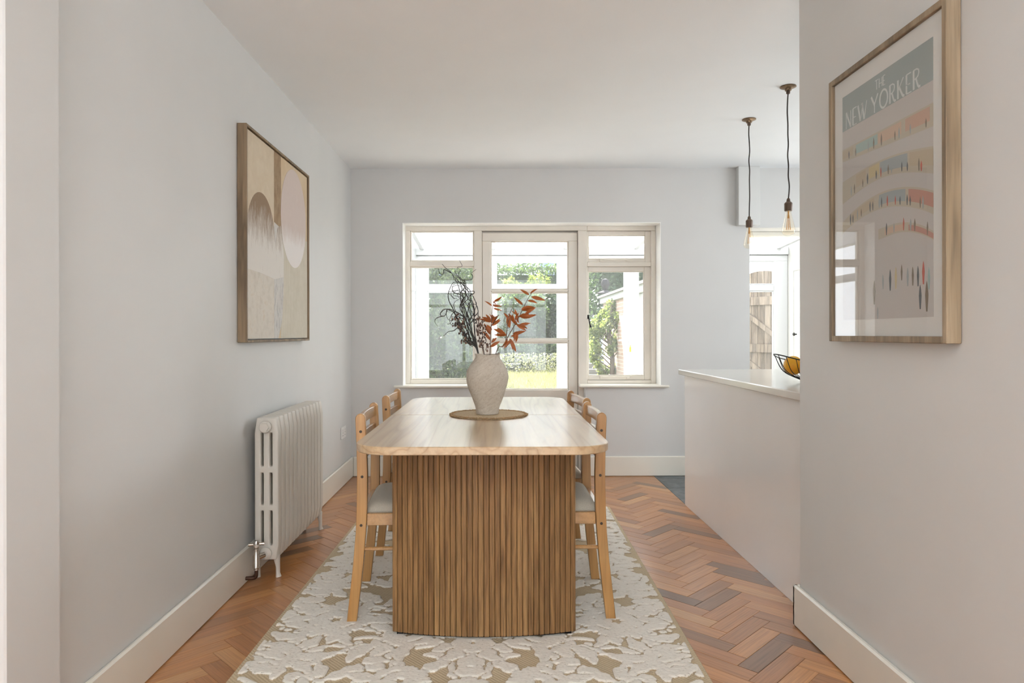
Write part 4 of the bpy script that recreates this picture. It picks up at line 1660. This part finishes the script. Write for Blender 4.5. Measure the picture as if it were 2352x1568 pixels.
# ---- wall socket
so = thing('wall_socket', 'white double wall socket low on the left wall by the rear corner', 'socket', (XL, 5.04, .385))
MB().box((0, -.073, -.043), (.009, .073, .043), .003).build('face_plate', 'white_plastic', so)
for yy in (-.035, .035):
    sk = MB().box((.009, yy - .011, .010), (.0125, yy + .011, .030), .002).build('rocker_switch', 'white_plastic', so)
    mb = MB()
    mb.box((.0085, yy - .003, -.002), (.0096, yy + .003, .004)).box((.0085, yy - .014, -.022), (.0096, yy - .007, -.018)).box((.0085, yy + .007, -.022), (.0096, yy + .014, -.018))
    mb.build('pin_holes', 'flex', so)

# ---- abstract picture on the left wall (local y runs away from the camera, z up, x out of the wall)
AW, AH, AD = 1.003, .963, .042
art = thing('abstract_painting', 'square abstract painting of arch and oval in slim brown frame', 'picture', (XL + .001, 2.990, 1.073))
for lo, hi in (((0, 0, 0), (AD, .011, AH)), ((0, AW - .011, 0), (AD, AW, AH)), ((0, .011, 0), (AD, AW - .011, .011)), ((0, .011, AH - .011), (AD, AW - .011, AH))):
    MB().box(lo, hi, .0015).build('frame_bar', 'frame_walnut', art)
x0 = AD - .010
iw0, iw1, iz0, iz1 = .016, AW - .016, .016, AH - .016
MB().box((.004, iw0, iz0), (x0, iw1, iz1)).build('canvas', 'art_tan', art)
uu = lambda u: iw0 + (iw1 - iw0) * u
vv_ = lambda v: iz0 + (iz1 - iz0) * v


def patch(name, poly, mat, lift):
    P = [(uu(u), vv_(v)) for u, v in poly]
    return MB().prism(P, x0 - .0005, x0 + lift, 'x').build(name, mat, art)


def arcpts(cu, cv, ru, rv, a0, a1, n=24):
    return [(cu + ru * math.cos(a0 + (a1 - a0) * k / n), cv + rv * math.sin(a0 + (a1 - a0) * k / n)) for k in range(n + 1)]


patch('striped_field', [(0, .30), (.395, .30), (.395, 1), (0, 1)], 'art_stripe_beige', .0006)
patch('striped_field', [(.5, 0), (1, 0), (1, .60), (.5, .60)], 'art_stripe_pale', .0006)
patch('painted_block', [(0, 0), (.395, 0), (.395, .335), (0, .335)], 'art_block', .0008)
patch('painted_bar', [(.392, .40), (.505, .40), (.505, 1), (.392, 1)], 'art_brown', .0009)
patch('painted_bar', [(.392, 0), (.46, 0), (.52, .10), (.545, .25), (.55, .42), (.545, .5), (.525, .6), (.392, .62)], 'art_grey', .0010)
patch('painted_arch', arcpts(.205, .50, .20, .235, 0, PI) + [(0.005, .335), (.2, .33), (.395, .315), (.545, .34), (.55, .45), (.53, .56), (.505, .62), (.45, .60)], 'art_arch', .0013)
patch('painted_oval', arcpts(.735, .695, .235, .285, 0, 2 * PI, 48)[:-1], 'art_oval', .0016)

# ---- magazine-cover print on the right-hand wall (local u to the viewer's right, out of the wall is -x)
PWD, PHT, PD = .593, .858, .0375
pic = thing('framed_poster', 'tall oak-framed magazine cover print on the right wall', 'picture', (XR - .001, 2.272, 1.082))
fb = .018


def pbox(u0, v0, u1, v1, d0, d1, c=0.0):
    return MB().box((-d0, -u0, v0), (-d1, -u1, v1), c)


for (u0, v0, u1, v1) in ((0, 0, fb, PHT), (PWD - fb, 0, PWD, PHT), (fb, 0, PWD - fb, fb), (fb, PHT - fb, PWD - fb, PHT)):
    pbox(u0, v0, u1, v1, 0, PD, .0015).build('frame_bar', 'frame_oak', pic)
pbox(fb, fb, PWD - fb, PHT - fb, .004, PD - .012).build('mount_board', 'mat_board', pic)
pbox(fb, fb, PWD - fb, PHT - fb, PD - .0075, PD - .006).build('glass', 'picture_glass', pic)
U0, V0, PW_, PH_ = .068, .068, .457, .717
D_ = PD - .012


def flat(name, poly, mat, lift):
    P = [(-(U0 + u * PW_), V0 + v * PH_) for u, v in poly]
    m = MB().prism(P, -(D_ + lift), -(D_ - .0003), 'x')
    return m.build(name, mat, pic)


flat('print_sheet', [(0, 0), (1, 0), (1, 1), (0, 1)], 'print_cream', .0002)
flat('title_band', [(0, .845), (1, .845), (1, 1), (0, 1)], 'print_teal', .0004)


def curve_band(y_at, h_at, n=20, a=0.0, b=1.0):
    top = [(a + (b - a) * k / n, y_at(a + (b - a) * k / n)) for k in range(n + 1)]
    bot = [(u, v - h_at(u)) for u, v in top]
    return bot + top[::-1]


ramps = [
    (lambda u: .765, lambda u: .055 + .03 * u),
    (lambda u: .620 + .035 * math.sin(PI * u * .9) - .022 * u, lambda u: .098 - .024 * math.sin(PI * u)),
    (lambda u: .440 + .28 * u - .27 * u * u, lambda u: .050 + .034 * u),
    (lambda u: .371 - .45 * max(0, u - .62) ** 2 - .03 * max(0, .62 - u), lambda u: .052 - .02 * u)]
blobs = [
    [(.0, .14, 'print_ochre'), (.18, .44, 'print_aqua'), (.45, .70, 'print_peach'), (.74, .97, 'print_orange')],
    [(.18, .30, 'print_ochre'), (.34, .46, 'print_yellow'), (.47, .76, 'print_slate'), (.78, 1.0, 'print_ochre')],
    [(.12, .40, 'print_ochre'), (.46, .74, 'print_slate'), (.77, 1.0, 'print_red')],
    [(.52, .72, 'print_peach'), (.77, 1.0, 'print_red')]]
rp = random.Random(4)
for k, (ya, ha) in enumerate(ramps):
    a0 = .45 if k == 3 else 0.0
    flat('ramp_band', curve_band(ya, ha, 20, a0, 1.0), 'print_beige', .0005)
    for (a, b, mt) in blobs[k]:
        flat('colour_patch', curve_band(lambda u, ya=ya: ya(u) - .008, lambda u, ha=ha: ha(u) * .62, 8, a, b), mt, .0007)
    n = (9, 12, 15, 6)[k]
    for q in range(n):
        u = a0 + .06 + (.90 - a0) * (q + rp.uniform(.1, .9)) / n
        base = ya(u) - ha(u) + .006
        h = rp.uniform(.034, .05)
        w = rp.uniform(.006, .009)
        poly = [(u - w * .4, base), (u + w * .4, base), (u + w, base + h * .55), (u + w * .5, base + h * .8), (u, base + h), (u - w * .5, base + h * .8), (u - w, base + h * .55)]
        flat('figure_dab', poly, rp.choice(['print_figure', 'print_figure', 'print_figure_brown', 'print_figure_red', 'print_slate']), .0009)
for (u, v, h, mt) in ((.58, .11, .085, 'print_figure'), (.64, .115, .085, 'print_yellow'), (.70, .145, .06, 'print_figure_brown'), (.76, .12, .07, 'print_slate'), (.81, .12, .07, 'print_figure_brown'), (.86, .115, .075, 'print_figure'), (.91, .12, .085, 'print_figure_red'),
                      (.96, .10, .08, 'print_aqua'), (.88, .03, .09, 'print_figure'), (.94, .02, .11, 'print_figure_brown'), (.40, .06, .10, 'print_figure_brown'), (.44, .0, .05, 'print_slate'), (.50, .12, .06, 'print_slate')):
    w = h * .13
    flat('figure_dab', [(u - w * .4, v), (u + w * .4, v), (u + w, v + h * .55), (u + w * .5, v + h * .85), (u, v + h), (u - w * .5, v + h * .85), (u - w, v + h * .55)], mt, .0009)

# lettering as pen strokes: (strokes of points in a unit box, thick or thin)
LET = {
    'T': (.62, [([(0, 1), (.62, 1)], .6), ([(.31, 1), (.31, 0)], 1)]),
    'H': (.60, [([(.05, 1), (.05, 0)], 1), ([(.55, 1), (.55, 0)], .7), ([(.05, .42), (.55, .42)], .6)]),
    'E': (.46, [([(.05, 1), (.05, 0)], 1.2), ([(.05, 1), (.44, 1)], .6), ([(.05, .45), (.36, .45)], .6), ([(.05, 0), (.46, 0)], .6)]),
    'N': (.62, [([(.05, 0), (.05, 1)], .6), ([(.05, 1), (.55, 0)], 1.3), ([(.55, 0), (.55, 1)], .6)]),
    'W': (1.0, [([(0, 1), (.27, 0)], 1.4), ([(.27, 0), (.50, 1)], .6), ([(.42, 1), (.66, 0)], 1.4), ([(.66, 0), (.92, 1)], .6)]),
    'Y': (.66, [([(0, 1), (.31, .45)], 1.3), ([(.64, 1), (.31, .45), (.31, 0)], .8)]),
    'O': (.80, [([(.4 + .36 * math.cos(t * PI / 12), .5 + .5 * math.sin(t * PI / 12)) for t in range(25)], 1.05)]),
    'R': (.58, [([(.05, 0), (.05, 1)], 1.3), ([(.05, .99), (.30, .99), (.44, .90), (.46, .75), (.40, .60), (.26, .52), (.07, .50)], .7), ([(.24, .5), (.38, .12), (.46, .02), (.58, .02)], 1.1)]),
    'K': (.60, [([(.05, 0), (.05, 1)], 1.3), ([(.52, 1), (.08, .46)], .6), ([(.18, .56), (.42, .12), (.50, .02), (.60, .02)], 1.2)]),
}


def stroke_strip(m, pts, w):
    """one mitred ribbon along the pen path, laid on the sheet"""
    P = [Vector(p) for p in pts]
    closed = (P[0] - P[-1]).length < 1e-6
    if closed:
        P = P[:-1]
    n = len(P)
    lr = []
    for i, p in enumerate(P):
        a = P[i - 1] if (i > 0 or closed) else None
        b = P[(i + 1) % n] if (i < n - 1 or closed) else None
        d1 = (p - a).normalized() if a is not None else (b - p).normalized()
        d2 = (b - p).normalized() if b is not None else d1
        nn = Vector((-d1.y - d2.y, d1.x + d2.x))
        nn = nn / max(.5, nn.length_squared / 2) if nn.length > 1e-6 else Vector((-d1.y, d1.x))
        lr.append((p + nn * w / 2, p - nn * w / 2))
    vs = []
    for l_, r_ in lr:
        for dd in (D_ + .0003, D_ + .0009):
            vs.append((-dd, -(U0 + l_.x), V0 + l_.y))
            vs.append((-dd, -(U0 + r_.x), V0 + r_.y))
    fs = []
    for i in range(n if closed else n - 1):
        j = (i + 1) % n
        a, b = i * 4, j * 4
        fs += [(a + 2, b + 2, b + 3, a + 3), (a, a + 1, b + 1, b), (a, b, b + 2, a + 2), (a + 1, a + 3, b + 3, b + 1)]
    if not closed:
        fs += [(0, 2, 3, 1), ((n - 1) * 4, (n - 1) * 4 + 1, (n - 1) * 4 + 3, (n - 1) * 4 + 2)]
    m._add(vs, fs)


def write(text, u, v, h, sx, slope, w):
    """text set along a baseline that climbs with the slope; one mesh per letter; sizes in metres on the sheet"""
    for ch in text:
        if ch == ' ':
            u += .25 * h * sx
            continue
        adv, strokes = LET[ch]
        m = MB()
        for pts, k in strokes:
            P = [(u + p[0] * h * sx, v + p[1] * h) for p in pts]
            stroke_strip(m, P, w * k)
        m.build('letter', 'print_letter', pic)
        u += (adv + .13) * h * sx
        v += slope * (adv + .13) * h * sx


def text_width(t, h, sx):
    return sum(.25 * h * sx if c == ' ' else (LET[c][0] + .13) * h * sx for c in t)


w_ = text_width('NEW YORKER', .054, 1.0)
write('NEW YORKER', .022, .609, .052, .405 / w_, 0.0, .0056)
write('THE', .190, .674, .027, 1.0, 0.0, .0034)

# ---- kitchen island and worktop
isl = thing('kitchen_island', 'white painted kitchen island facing the dining table', 'island', (1.225, 2.62, 0))
MB().box((0, 0, 0), (.82, 1.80, .841), .002).build('island_body', 'island_panel', isl)
MB().box((-.006, -.012, 0), (0, 1.80, .841), .001).build('end_panel', 'island_panel', isl)
wt = MB().box((1.188, 2.612, .842), (2.085, 4.462, .876), .004).build('worktop', 'worktop_stone')
tag(wt, 'pale stone worktop slab over the white kitchen island', 'worktop')

# ---- wire fruit bowl and fruit
BX, BY, BZ = 1.515, 3.27, .8765
bowl = thing('fruit_bowl', 'black wire fruit bowl with curled rim on the worktop', 'bowl', (BX, BY, BZ))


def rimp(a):
    r = .150 + .028 * max(0, -math.cos(a)) ** 3 + .028 * max(0, math.cos(a)) ** 3
    z = .098 + .034 * abs(math.cos(a)) ** 3
    return Vector((r * math.cos(a), r * .92 * math.sin(a), z))


MB().tube([rimp(2 * PI * k / 64) for k in range(64)], .0028, 8, True).build('rim', 'black_metal', bowl, True)
MB().tube([(.047 * math.cos(2 * PI * k / 32), .047 * math.sin(2 * PI * k / 32), .004) for k in range(32)], .0032, 8, True).build('base_ring', 'black_metal', bowl, True)
for k in range(22):
    a = 2 * PI * (k + .5) / 22
    p = rimp(a)
    q = Vector((.047 * math.cos(a), .047 * math.sin(a), .005))
    mid = q.lerp(p, .5) + Vector((.022 * math.cos(a), .022 * math.sin(a), -.016))
    MB().tube(smooth_path([q, mid, p], 6), .0018, 6).build('rib', 'black_metal', bowl, True)
fr_sp = [(-.088, .012, .078, .044, 'yellow orange fruit low at the left of the wire bowl'), (-.030, -.070, .070, .045, 'yellow orange fruit at the front of the wire bowl'),
         (.072, -.020, .072, .044, 'yellow orange fruit at the right of the wire bowl'), (.004, .066, .072, .044, 'yellow orange fruit at the back of the wire bowl'), (-.006, -.004, .134, .046, 'yellow orange fruit on top of the pile in the wire bowl')]
for (x, y, z, r, lab) in fr_sp:
    f = thing('orange_fruit', lab, 'fruit', (BX + x, BY + y, BZ + z), random.uniform(0, 6), 'fruit in the wire bowl')
    MB().ball((0, 0, 0), r, 20, 14, (1, 1, 1.04)).build('flesh', 'fruit_skin', f, True)
    MB().ball((r * .70, -r * .68, r * .22), .0032, 8, 6).build('stem_scar', 'screw', f, True)

# ---- pendant lamps
for (x, y, lab) in ((1.530, 3.573, 'bare-bulb pendant lamp on brown cord, nearer one above the worktop'), (1.527, 4.118, 'bare-bulb pendant lamp on brown cord, farther one near the rear wall')):
    p = thing('pendant_lamp', lab, 'lamp', (x, y, ZC), 0, 'pendant lamps over the island')
    MB().lathe([(.001, 0), (.040, 0), (.041, -.004), (.030, -.009), (.018, -.012), (.016, -.022), (.001, -.022)], 32).build('ceiling_rose', 'brass_aged', p, True, angle=35)
    MB().lathe([(.010, -.021), (.010, -.036), (.006, -.040)], 14).build('cord_grip', 'socket_brown', p, True, angle=40)
    rr = random.Random(int(y * 100))
    pts = [(0, 0, -.03)] + [(rr.uniform(-.004, .004), rr.uniform(-.003, .003), -.03 - .055 * k) for k in range(1, 10)] + [(0, 0, -.592)]
    MB().tube(smooth_path(pts, 5), .0035, 8).build('cord', 'flex', p, True)
    MB().lathe([(.006, -.585), (.009, -.592), (.010, -.602), (.016, -.606), (.0205, -.612), (.0205, -.648), (.0185, -.652), (.001, -.652)], 24).build('lamp_holder', 'socket_brown', p, True, angle=35)
    bp = [(.0135, -.650), (.0145, -.664), (.020, -.690), (.0275, -.720), (.0325, -.745), (.0335, -.757), (.030, -.770), (.020, -.777), (.006, -.780), (.0005, -.780)]
    bu = MB().lathe([tuple(q)[:2] for q in smooth_path([(a, b, 0) for a, b in bp], 3)], 28, cap=False).build('bulb', 'bulb_glass', p, True)
    mb = MB()
    for q in range(6):
        a = 2 * PI * q / 6
        mb.tube([(.004 * math.cos(a), .004 * math.sin(a), -.672), (.011 * math.cos(a + .3), .011 * math.sin(a + .3), -.750)], .0012, 5)
    mb.tube([(0, 0, -.652), (0, 0, -.690)], .004, 8)
    mb.build('filament', 'filament', bu)

# ---- dark fuzzy bundle lying by the garden door
fz = thing('draught_roll', 'dark fuzzy roll lying on the floor by the garden door', 'draught roll', (.32, 5.24, 0))
mb = MB()
rf = random.Random(9)
mb.tube([(-.02, 0, .042), (.10, .005, .046), (.2, 0, .046), (.29, -.005, .042)], [.034, .042, .042, .034], 12)
for _ in range(700):
    t = rf.uniform(0, 1)
    a = rf.uniform(0, 2 * PI)
    c = Vector((-.02 + .31 * t, 0, .045))
    d = Vector((rf.uniform(-.4, .4), math.cos(a), math.sin(a))).normalized()
    p0, p1 = c + d * .036, c + d * rf.uniform(.048, .062)
    if p1.z < .002:
        continue
    mb.tube([p0, p1], [.003, .0008], 3)
mb.build('fuzzy_cover', 'dark_fuzz', fz)

# ================================================================== garden beyond the conservatory
GZ = .10
lawn = struct('lawn', MB().box((-9, 8.6, -.3), (9, 26, GZ)), 'lawn_soil')
struct('patio', MB().box((-9, CF + .06, -.3), (9, 8.6, -.02)), 'concrete')


def np_mesh(name, co, faces, mat, parent=None, smooth=False):
    me = bpy.data.meshes.new(name)
    co = np.asarray(co, np.float32)
    faces = np.asarray(faces, np.int32)
    k = faces.shape[1]
    me.vertices.add(len(co))
    me.vertices.foreach_set('co', co.ravel())
    me.loops.add(len(faces) * k)
    me.loops.foreach_set('vertex_index', faces.ravel())
    me.polygons.add(len(faces))
    me.polygons.foreach_set('loop_start', np.arange(0, len(faces) * k, k, dtype=np.int32))
    me.materials.append(MATS[mat])
    me.update(calc_edges=True)
    return link(name, me, parent)


def leaf_cloud(name, pts, size, mat, parent=None, up=0.0, aspect=.55):
    n = len(pts)
    d = rng.normal(size=(n, 3))
    d[:, 2] += up
    d /= np.linalg.norm(d, axis=1)[:, None]
    e = np.cross(d, rng.normal(size=(n, 3)))
    e /= np.linalg.norm(e, axis=1)[:, None]
    s = size * rng.uniform(.6, 1.3, n)[:, None]
    a = pts - d * s * .5
    b = pts + d * s * .5
    c = pts + e * s * aspect * .5
    f = pts - e * s * aspect * .5
    co = np.stack([a, c, b, f], 1).reshape(-1, 3)
    return np_mesh(name, co, np.arange(n * 4).reshape(-1, 4), mat, parent)


def shell_points(n, c, r, fill=.35, zmin=None):
    v = rng.normal(size=(n, 3))
    v /= np.linalg.norm(v, axis=1)[:, None]
    k = 1 - fill * rng.random(n) ** 1.5
    lump = 1 + .13 * np.sin(v[:, 0] * 7 + c[0] * 3) * np.sin(v[:, 2] * 6 + 1) + .09 * np.sin(v[:, 1] * 11 + v[:, 2] * 9)
    p = np.array(c) + v * np.array(r) * (k * lump)[:, None]
    if zmin is not None:
        p[:, 2] = np.where(p[:, 2] < zmin, zmin + rng.random(n) * .2, p[:, 2])
    return p


def box_points(n, lo, hi, shell=.22):
    lo, hi = np.array(lo, float), np.array(hi, float)
    p = rng.random((n, 3))
    # push most leaves towards the clipped faces
    ax = rng.integers(0, 3, n)
    sd = rng.integers(0, 2, n)
    m = rng.random(n) < .8
    p[np.arange(n)[m], ax[m]] = np.where(sd[m] == 1, 1, 0)
    q = lo + p * (hi - lo)
    return q + rng.normal(scale=shell * .5, size=(n, 3))


def shrub(name, label, cat, c, r, n, size, mat, trunk=True, group=None, core=True):
    t = thing(name, label, cat, (c[0], c[1], GZ), 0, group)
    pts = shell_points(n, (0, 0, c[2] - GZ), r, .5, .05)
    tag(leaf_cloud('foliage', pts, size, mat, t), kind='stuff')
    if trunk:
        MB().tube([(0, 0, -.05), (.03, .02, c[2] * .4), (-.03, 0, c[2] - GZ)], [.07, .06, .03], 7).build('trunk', 'bark', t, True)
        for q in range(4):
            a = q * 1.7
            MB().tube([(0, 0, c[2] * .35), (r[0] * .35 * math.cos(a), r[1] * .35 * math.sin(a), c[2] * .7), (r[0] * .6 * math.cos(a), r[1] * .6 * math.sin(a), c[2] - GZ + r[2] * .3)], [.035, .025, .012], 6).build('limb', 'bark', t, True)
    return t


shrub('leafy_tree', 'tall leafy tree seen through the left-hand window pane', 'tree', (-1.45, 13.4, 1.55), (1.35, 1.0, 1.75), 26000, .085, 'hedge_leaf')
shrub('evergreen_bush', 'dense dark evergreen bush behind the willow stems', 'bush', (-.55, 15.6, .85), (.55, .6, .95), 9000, .075, 'dark_leaf')
shrub('leafy_tree', 'broad backlit tree behind the garden door beside the rear hedge', 'tree', (.55, 20.3, 1.55), (.95, .9, .95), 16000, .095, 'bush_leaf')
shrub('leafy_tree', 'dark round tree standing right of centre before the rear hedge', 'tree', (2.0, 21.2, 1.5), (1.05, .9, 1.15), 14000, .10, 'dark_leaf')
for (x, y, z, rx_, rz_, lab) in ((.42, 22.0, 2.35, .35, .55, 'pale yellow-green sapling below the hedge top, left one'), (1.32, 22.3, 2.35, .5, .7, 'pale yellow-green sapling below the hedge top, right one')):
    shrub('sapling', lab, 'tree', (x, y, z), (rx_, .4, rz_), 2600, .10, 'bright_leaf', group='pale saplings by the rear hedge')
cs = thing('climbing_shrub', 'tall sunlit yellow-green shrub beside the brick outbuilding', 'shrub', (2.26, 14.0, GZ))
pc = []
rc = random.Random(6)
MB().tube(smooth_path([(.10, 0, -.05), (.12, .02, .5), (.05, 0, 1.0), (.12, .02, 1.6)], 4), [.05] * 9 + [.03] * 4, 7).build('trunk', 'bark', cs, True)
for q in range(30):
    z = rc.uniform(.15, 1.62)
    w = .34 * math.sin(PI * min(1, (z + .12) / 1.85)) ** .7
    c = (rc.uniform(-w, w) + .02, rc.uniform(-.25, .25), z)
    pc.append(shell_points(170, c, (.13, .13, .15), .9))
    MB().tube([(.09, 0, max(0, z - .25)), (c[0] * .6 + .03, c[1] * .6, z - .08), c], [.014, .010, .005], 5).build('limb', 'bark', cs, True)
tag(leaf_cloud('foliage', np.concatenate(pc), .075, 'bright_leaf', cs), kind='stuff')
shrub('lavender_bush', 'low green lavender bush in the flower bed behind the lawn', 'bush', (.75, 18.6, .45), (.55, .4, .42), 9000, .075, 'bush_leaf', False)
shrub('low_bush', 'low dark bush beside the white bench', 'bush', (.22, 18.3, .45), (.35, .35, .45), 5000, .075, 'dark_leaf', False)
shrub('low_bush', 'low grey-green bush under the dark round tree', 'bush', (1.75, 18.8, .5), (.6, .4, .5), 7000, .08, 'hedge_leaf', False)

hedge = thing('rear_hedge', 'tall clipped hedge closing the far end of the garden', 'hedge', (1.5, 24.6, GZ))
pts = box_points(42000, (-6.5, -.6, 0), (6.5, .6, 3.35), .2)
tag(leaf_cloud('foliage', pts, .12, 'hedge_leaf', hedge), kind='stuff')
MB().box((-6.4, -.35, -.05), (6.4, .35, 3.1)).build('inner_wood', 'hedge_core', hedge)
hedge2 = thing('side_hedge', 'dark hedge along the right side behind the outbuilding roof', 'hedge', (4.4, 19.2, GZ))
pts = box_points(16000, (-1.6, -1.0, 0), (1.6, 1.0, 3.2), .2)
tag(leaf_cloud('foliage', pts, .12, 'dark_leaf', hedge2), kind='stuff')
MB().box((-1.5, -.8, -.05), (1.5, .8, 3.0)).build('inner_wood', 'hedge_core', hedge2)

# lawn grass and flowering meadow edge
n = 30000
px = rng.uniform(-2.2, 2.38, n)
py = rng.uniform(9.2, 17.9, n)
h = rng.uniform(.05, .14, n)
ang = rng.uniform(0, 2 * PI, n)
lean = rng.normal(scale=.05, size=(n, 2))
wd = .007
a = np.stack([px - wd * np.cos(ang), py - wd * np.sin(ang), np.full(n, GZ - .005)], 1)
b = np.stack([px + wd * np.cos(ang), py + wd * np.sin(ang), np.full(n, GZ - .005)], 1)
c = np.stack([px + lean[:, 0], py + lean[:, 1], GZ + h], 1)
gr = np_mesh('meadow_grass', np.stack([a, b, c], 1).reshape(-1, 3), np.arange(n * 3).reshape(-1, 3), 'grass_blade')
tag(gr, 'sunlit yellow-green grass of the lawn', 'grass', kind='stuff')
n = 5000
pts = np.stack([rng.uniform(-1.5, 2.0, n), np.clip(rng.normal(17.4, .3, n), 16.2, 17.9), GZ + rng.uniform(.05, .55, n) ** 1.1], 1)
fl = leaf_cloud('meadow_flowers', pts, .06, 'flower_stem')
tag(fl, 'pale seed heads and flowers along the far edge of the lawn', 'flowers', kind='stuff')

# white bench
be = thing('garden_bench', 'low white bench at the far edge of the lawn', 'bench', (.36, 17.6, GZ))
for k in range(3):
    MB().box((-.25, -.13 + k * .09, .22), (.25, -.06 + k * .09, .245), .003).build('seat_slat', 'fascia_white', be)
for x in (-.22, .2):
    MB().box((x, -.12, -.02), (x + .03, .12, .22), .003).build('leg', 'fascia_white', be)

# steps up to a rear terrace, retaining wall
stp = thing('garden_steps', 'pale concrete garden steps beside the shrub', 'steps', (2.08, 15.2, GZ))
for k in range(3):
    MB().box((-.5, k * .32, -.12), (.28, k * .32 + .5, .09 + .115 * k), .01).build('step', 'concrete', stp)
gw = MB().box((2.05, 18.0, 0), (3.3, 18.2, 1.42)).build('garden_wall', 'render_blue')
tag(gw, 'pale blue-grey rendered garden wall behind the shrub', 'wall')

# brick outbuilding on the right
ob = thing('outbuilding', 'brick outbuilding with white fascia and boarded doors at the right', 'outbuilding', (2.46, 9.6, 0))
MB().box((0, 2.5, -.1), (1.6, 6.1, 1.86)).build('brick_wall', 'garden_brick', ob)
for k in range(14):
    y = .02 + k * .176
    MB().box((0, y, .02), (.04, y + .170, 1.80), .006).build('door_board', 'white_boards', ob)
MB().box((.02, 0, -.1), (1.6, 2.5, 1.86)).build('frame_wall', 'white_boards', ob)
MB().box((-.06, -.05, 1.80), (.0, 6.2, 1.94), .006).build('fascia', 'fascia_white', ob)
MB().prism([(-.12, 1.92), (1.7, 2.35), (1.7, 2.40), (-.12, 1.97)], -.1, 6.25, 'y').build('roof', 'felt_roof', ob)
MB().lathe([(.008, 0), (.008, .025), (.024, .03), (.024, .05), (.012, .058)], 12, (0, 0, 0), 'x').build('door_knob', 'black_metal', ob, True, loc=(0, 1.30, .90)).scale = (-1, 1, 1)

# bird feeder on a pole
bf = thing('bird_feeder', 'dark round bird feeder on a pole behind the shrub', 'bird feeder', (2.62, 16.4, GZ))
MB().tube([(0, 0, -.05), (0, 0, 2.02)], .018, 8).build('pole', 'black_metal', bf)
MB().lathe([(.001, 2.34), (.07, 2.31), (.10, 2.24), (.10, 2.18), (.06, 2.10), (.035, 2.06), (.20, 1.99), (.20, 1.97), (.001, 1.97)], 18).build('feeder_body', 'dark_fuzz', bf, True, angle=40)

# arched ledged-and-braced timber gate
gt = thing('garden_gate', 'arched ledged and braced timber gate seen through the kitchen doorway', 'gate', (3.47, 8.95, -.02), math.radians(-60))
npl = 9
gwid = .92
for k in range(npl):
    x0 = -gwid / 2 + gwid * k / npl
    x1 = x0 + gwid / npl - .006
    f = lambda x: 1.62 + .33 * math.sqrt(max(0, 1 - (abs(x) / (gwid / 2 + .005)) ** 2.2))
    xm = (x0 + x1) / 2
    poly = [(x0, .05), (x1, .05), (x1, f(x1)), (xm, f(xm)), (x0, f(x0))]
    MB().prism(poly, 0, .022, 'y', .003).build('plank', 'gate_timber', gt)
for z in (.28, .88, 1.50):
    MB().box((-gwid / 2, -.028, z), (gwid / 2, 0, z + .11), .004).build('ledge', 'gate_timber', gt)
for z0, z1 in ((.39, .88), (.99, 1.50)):
    p = [(-gwid / 2 + .02, z1), (-gwid / 2 + .13, z1), (gwid / 2 - .02, z0), (gwid / 2 - .13, z0)]
    MB().prism(p, -.026, 0, 'y', .003).build('brace', 'gate_timber', gt)
for z in (.93, 1.55):
    MB().box((gwid / 2 - .22, -.034, z - .016), (gwid / 2 + .03, -.028, z + .016), .002).build('hinge_strap', 'black_metal', gt)
gp = MB().box((gwid / 2 + .02, -.03, 0), (gwid / 2 + .11, .06, 1.62), .006)
gp.build('gate_post', 'gate_timber', gt)

# neighbouring house beyond the hedge
ho = thing('neighbour_house', 'pale rendered house showing above the rear hedge', 'house', (2, 34, 0))
MB().box((-9, 0, -.2), (9, 6, 6.5)).build('wall', 'house_render', ho)
for x in (-4.5, .75, 4.5):
    w_o = MB().box((x - .7, -.05, 3.3), (x + .7, .02, 5.2)).build('window', 'fascia_white', ho)
    MB().box((x - .6, -.06, 3.4), (x + .6, -.03, 5.1)).build('pane', 'house_glass', w_o)
MB().prism([(-9.5, 6.4), (9.5, 6.4), (0, 9.5)], -.4, 6.4, 'y').build('roof', 'felt_roof', ho)
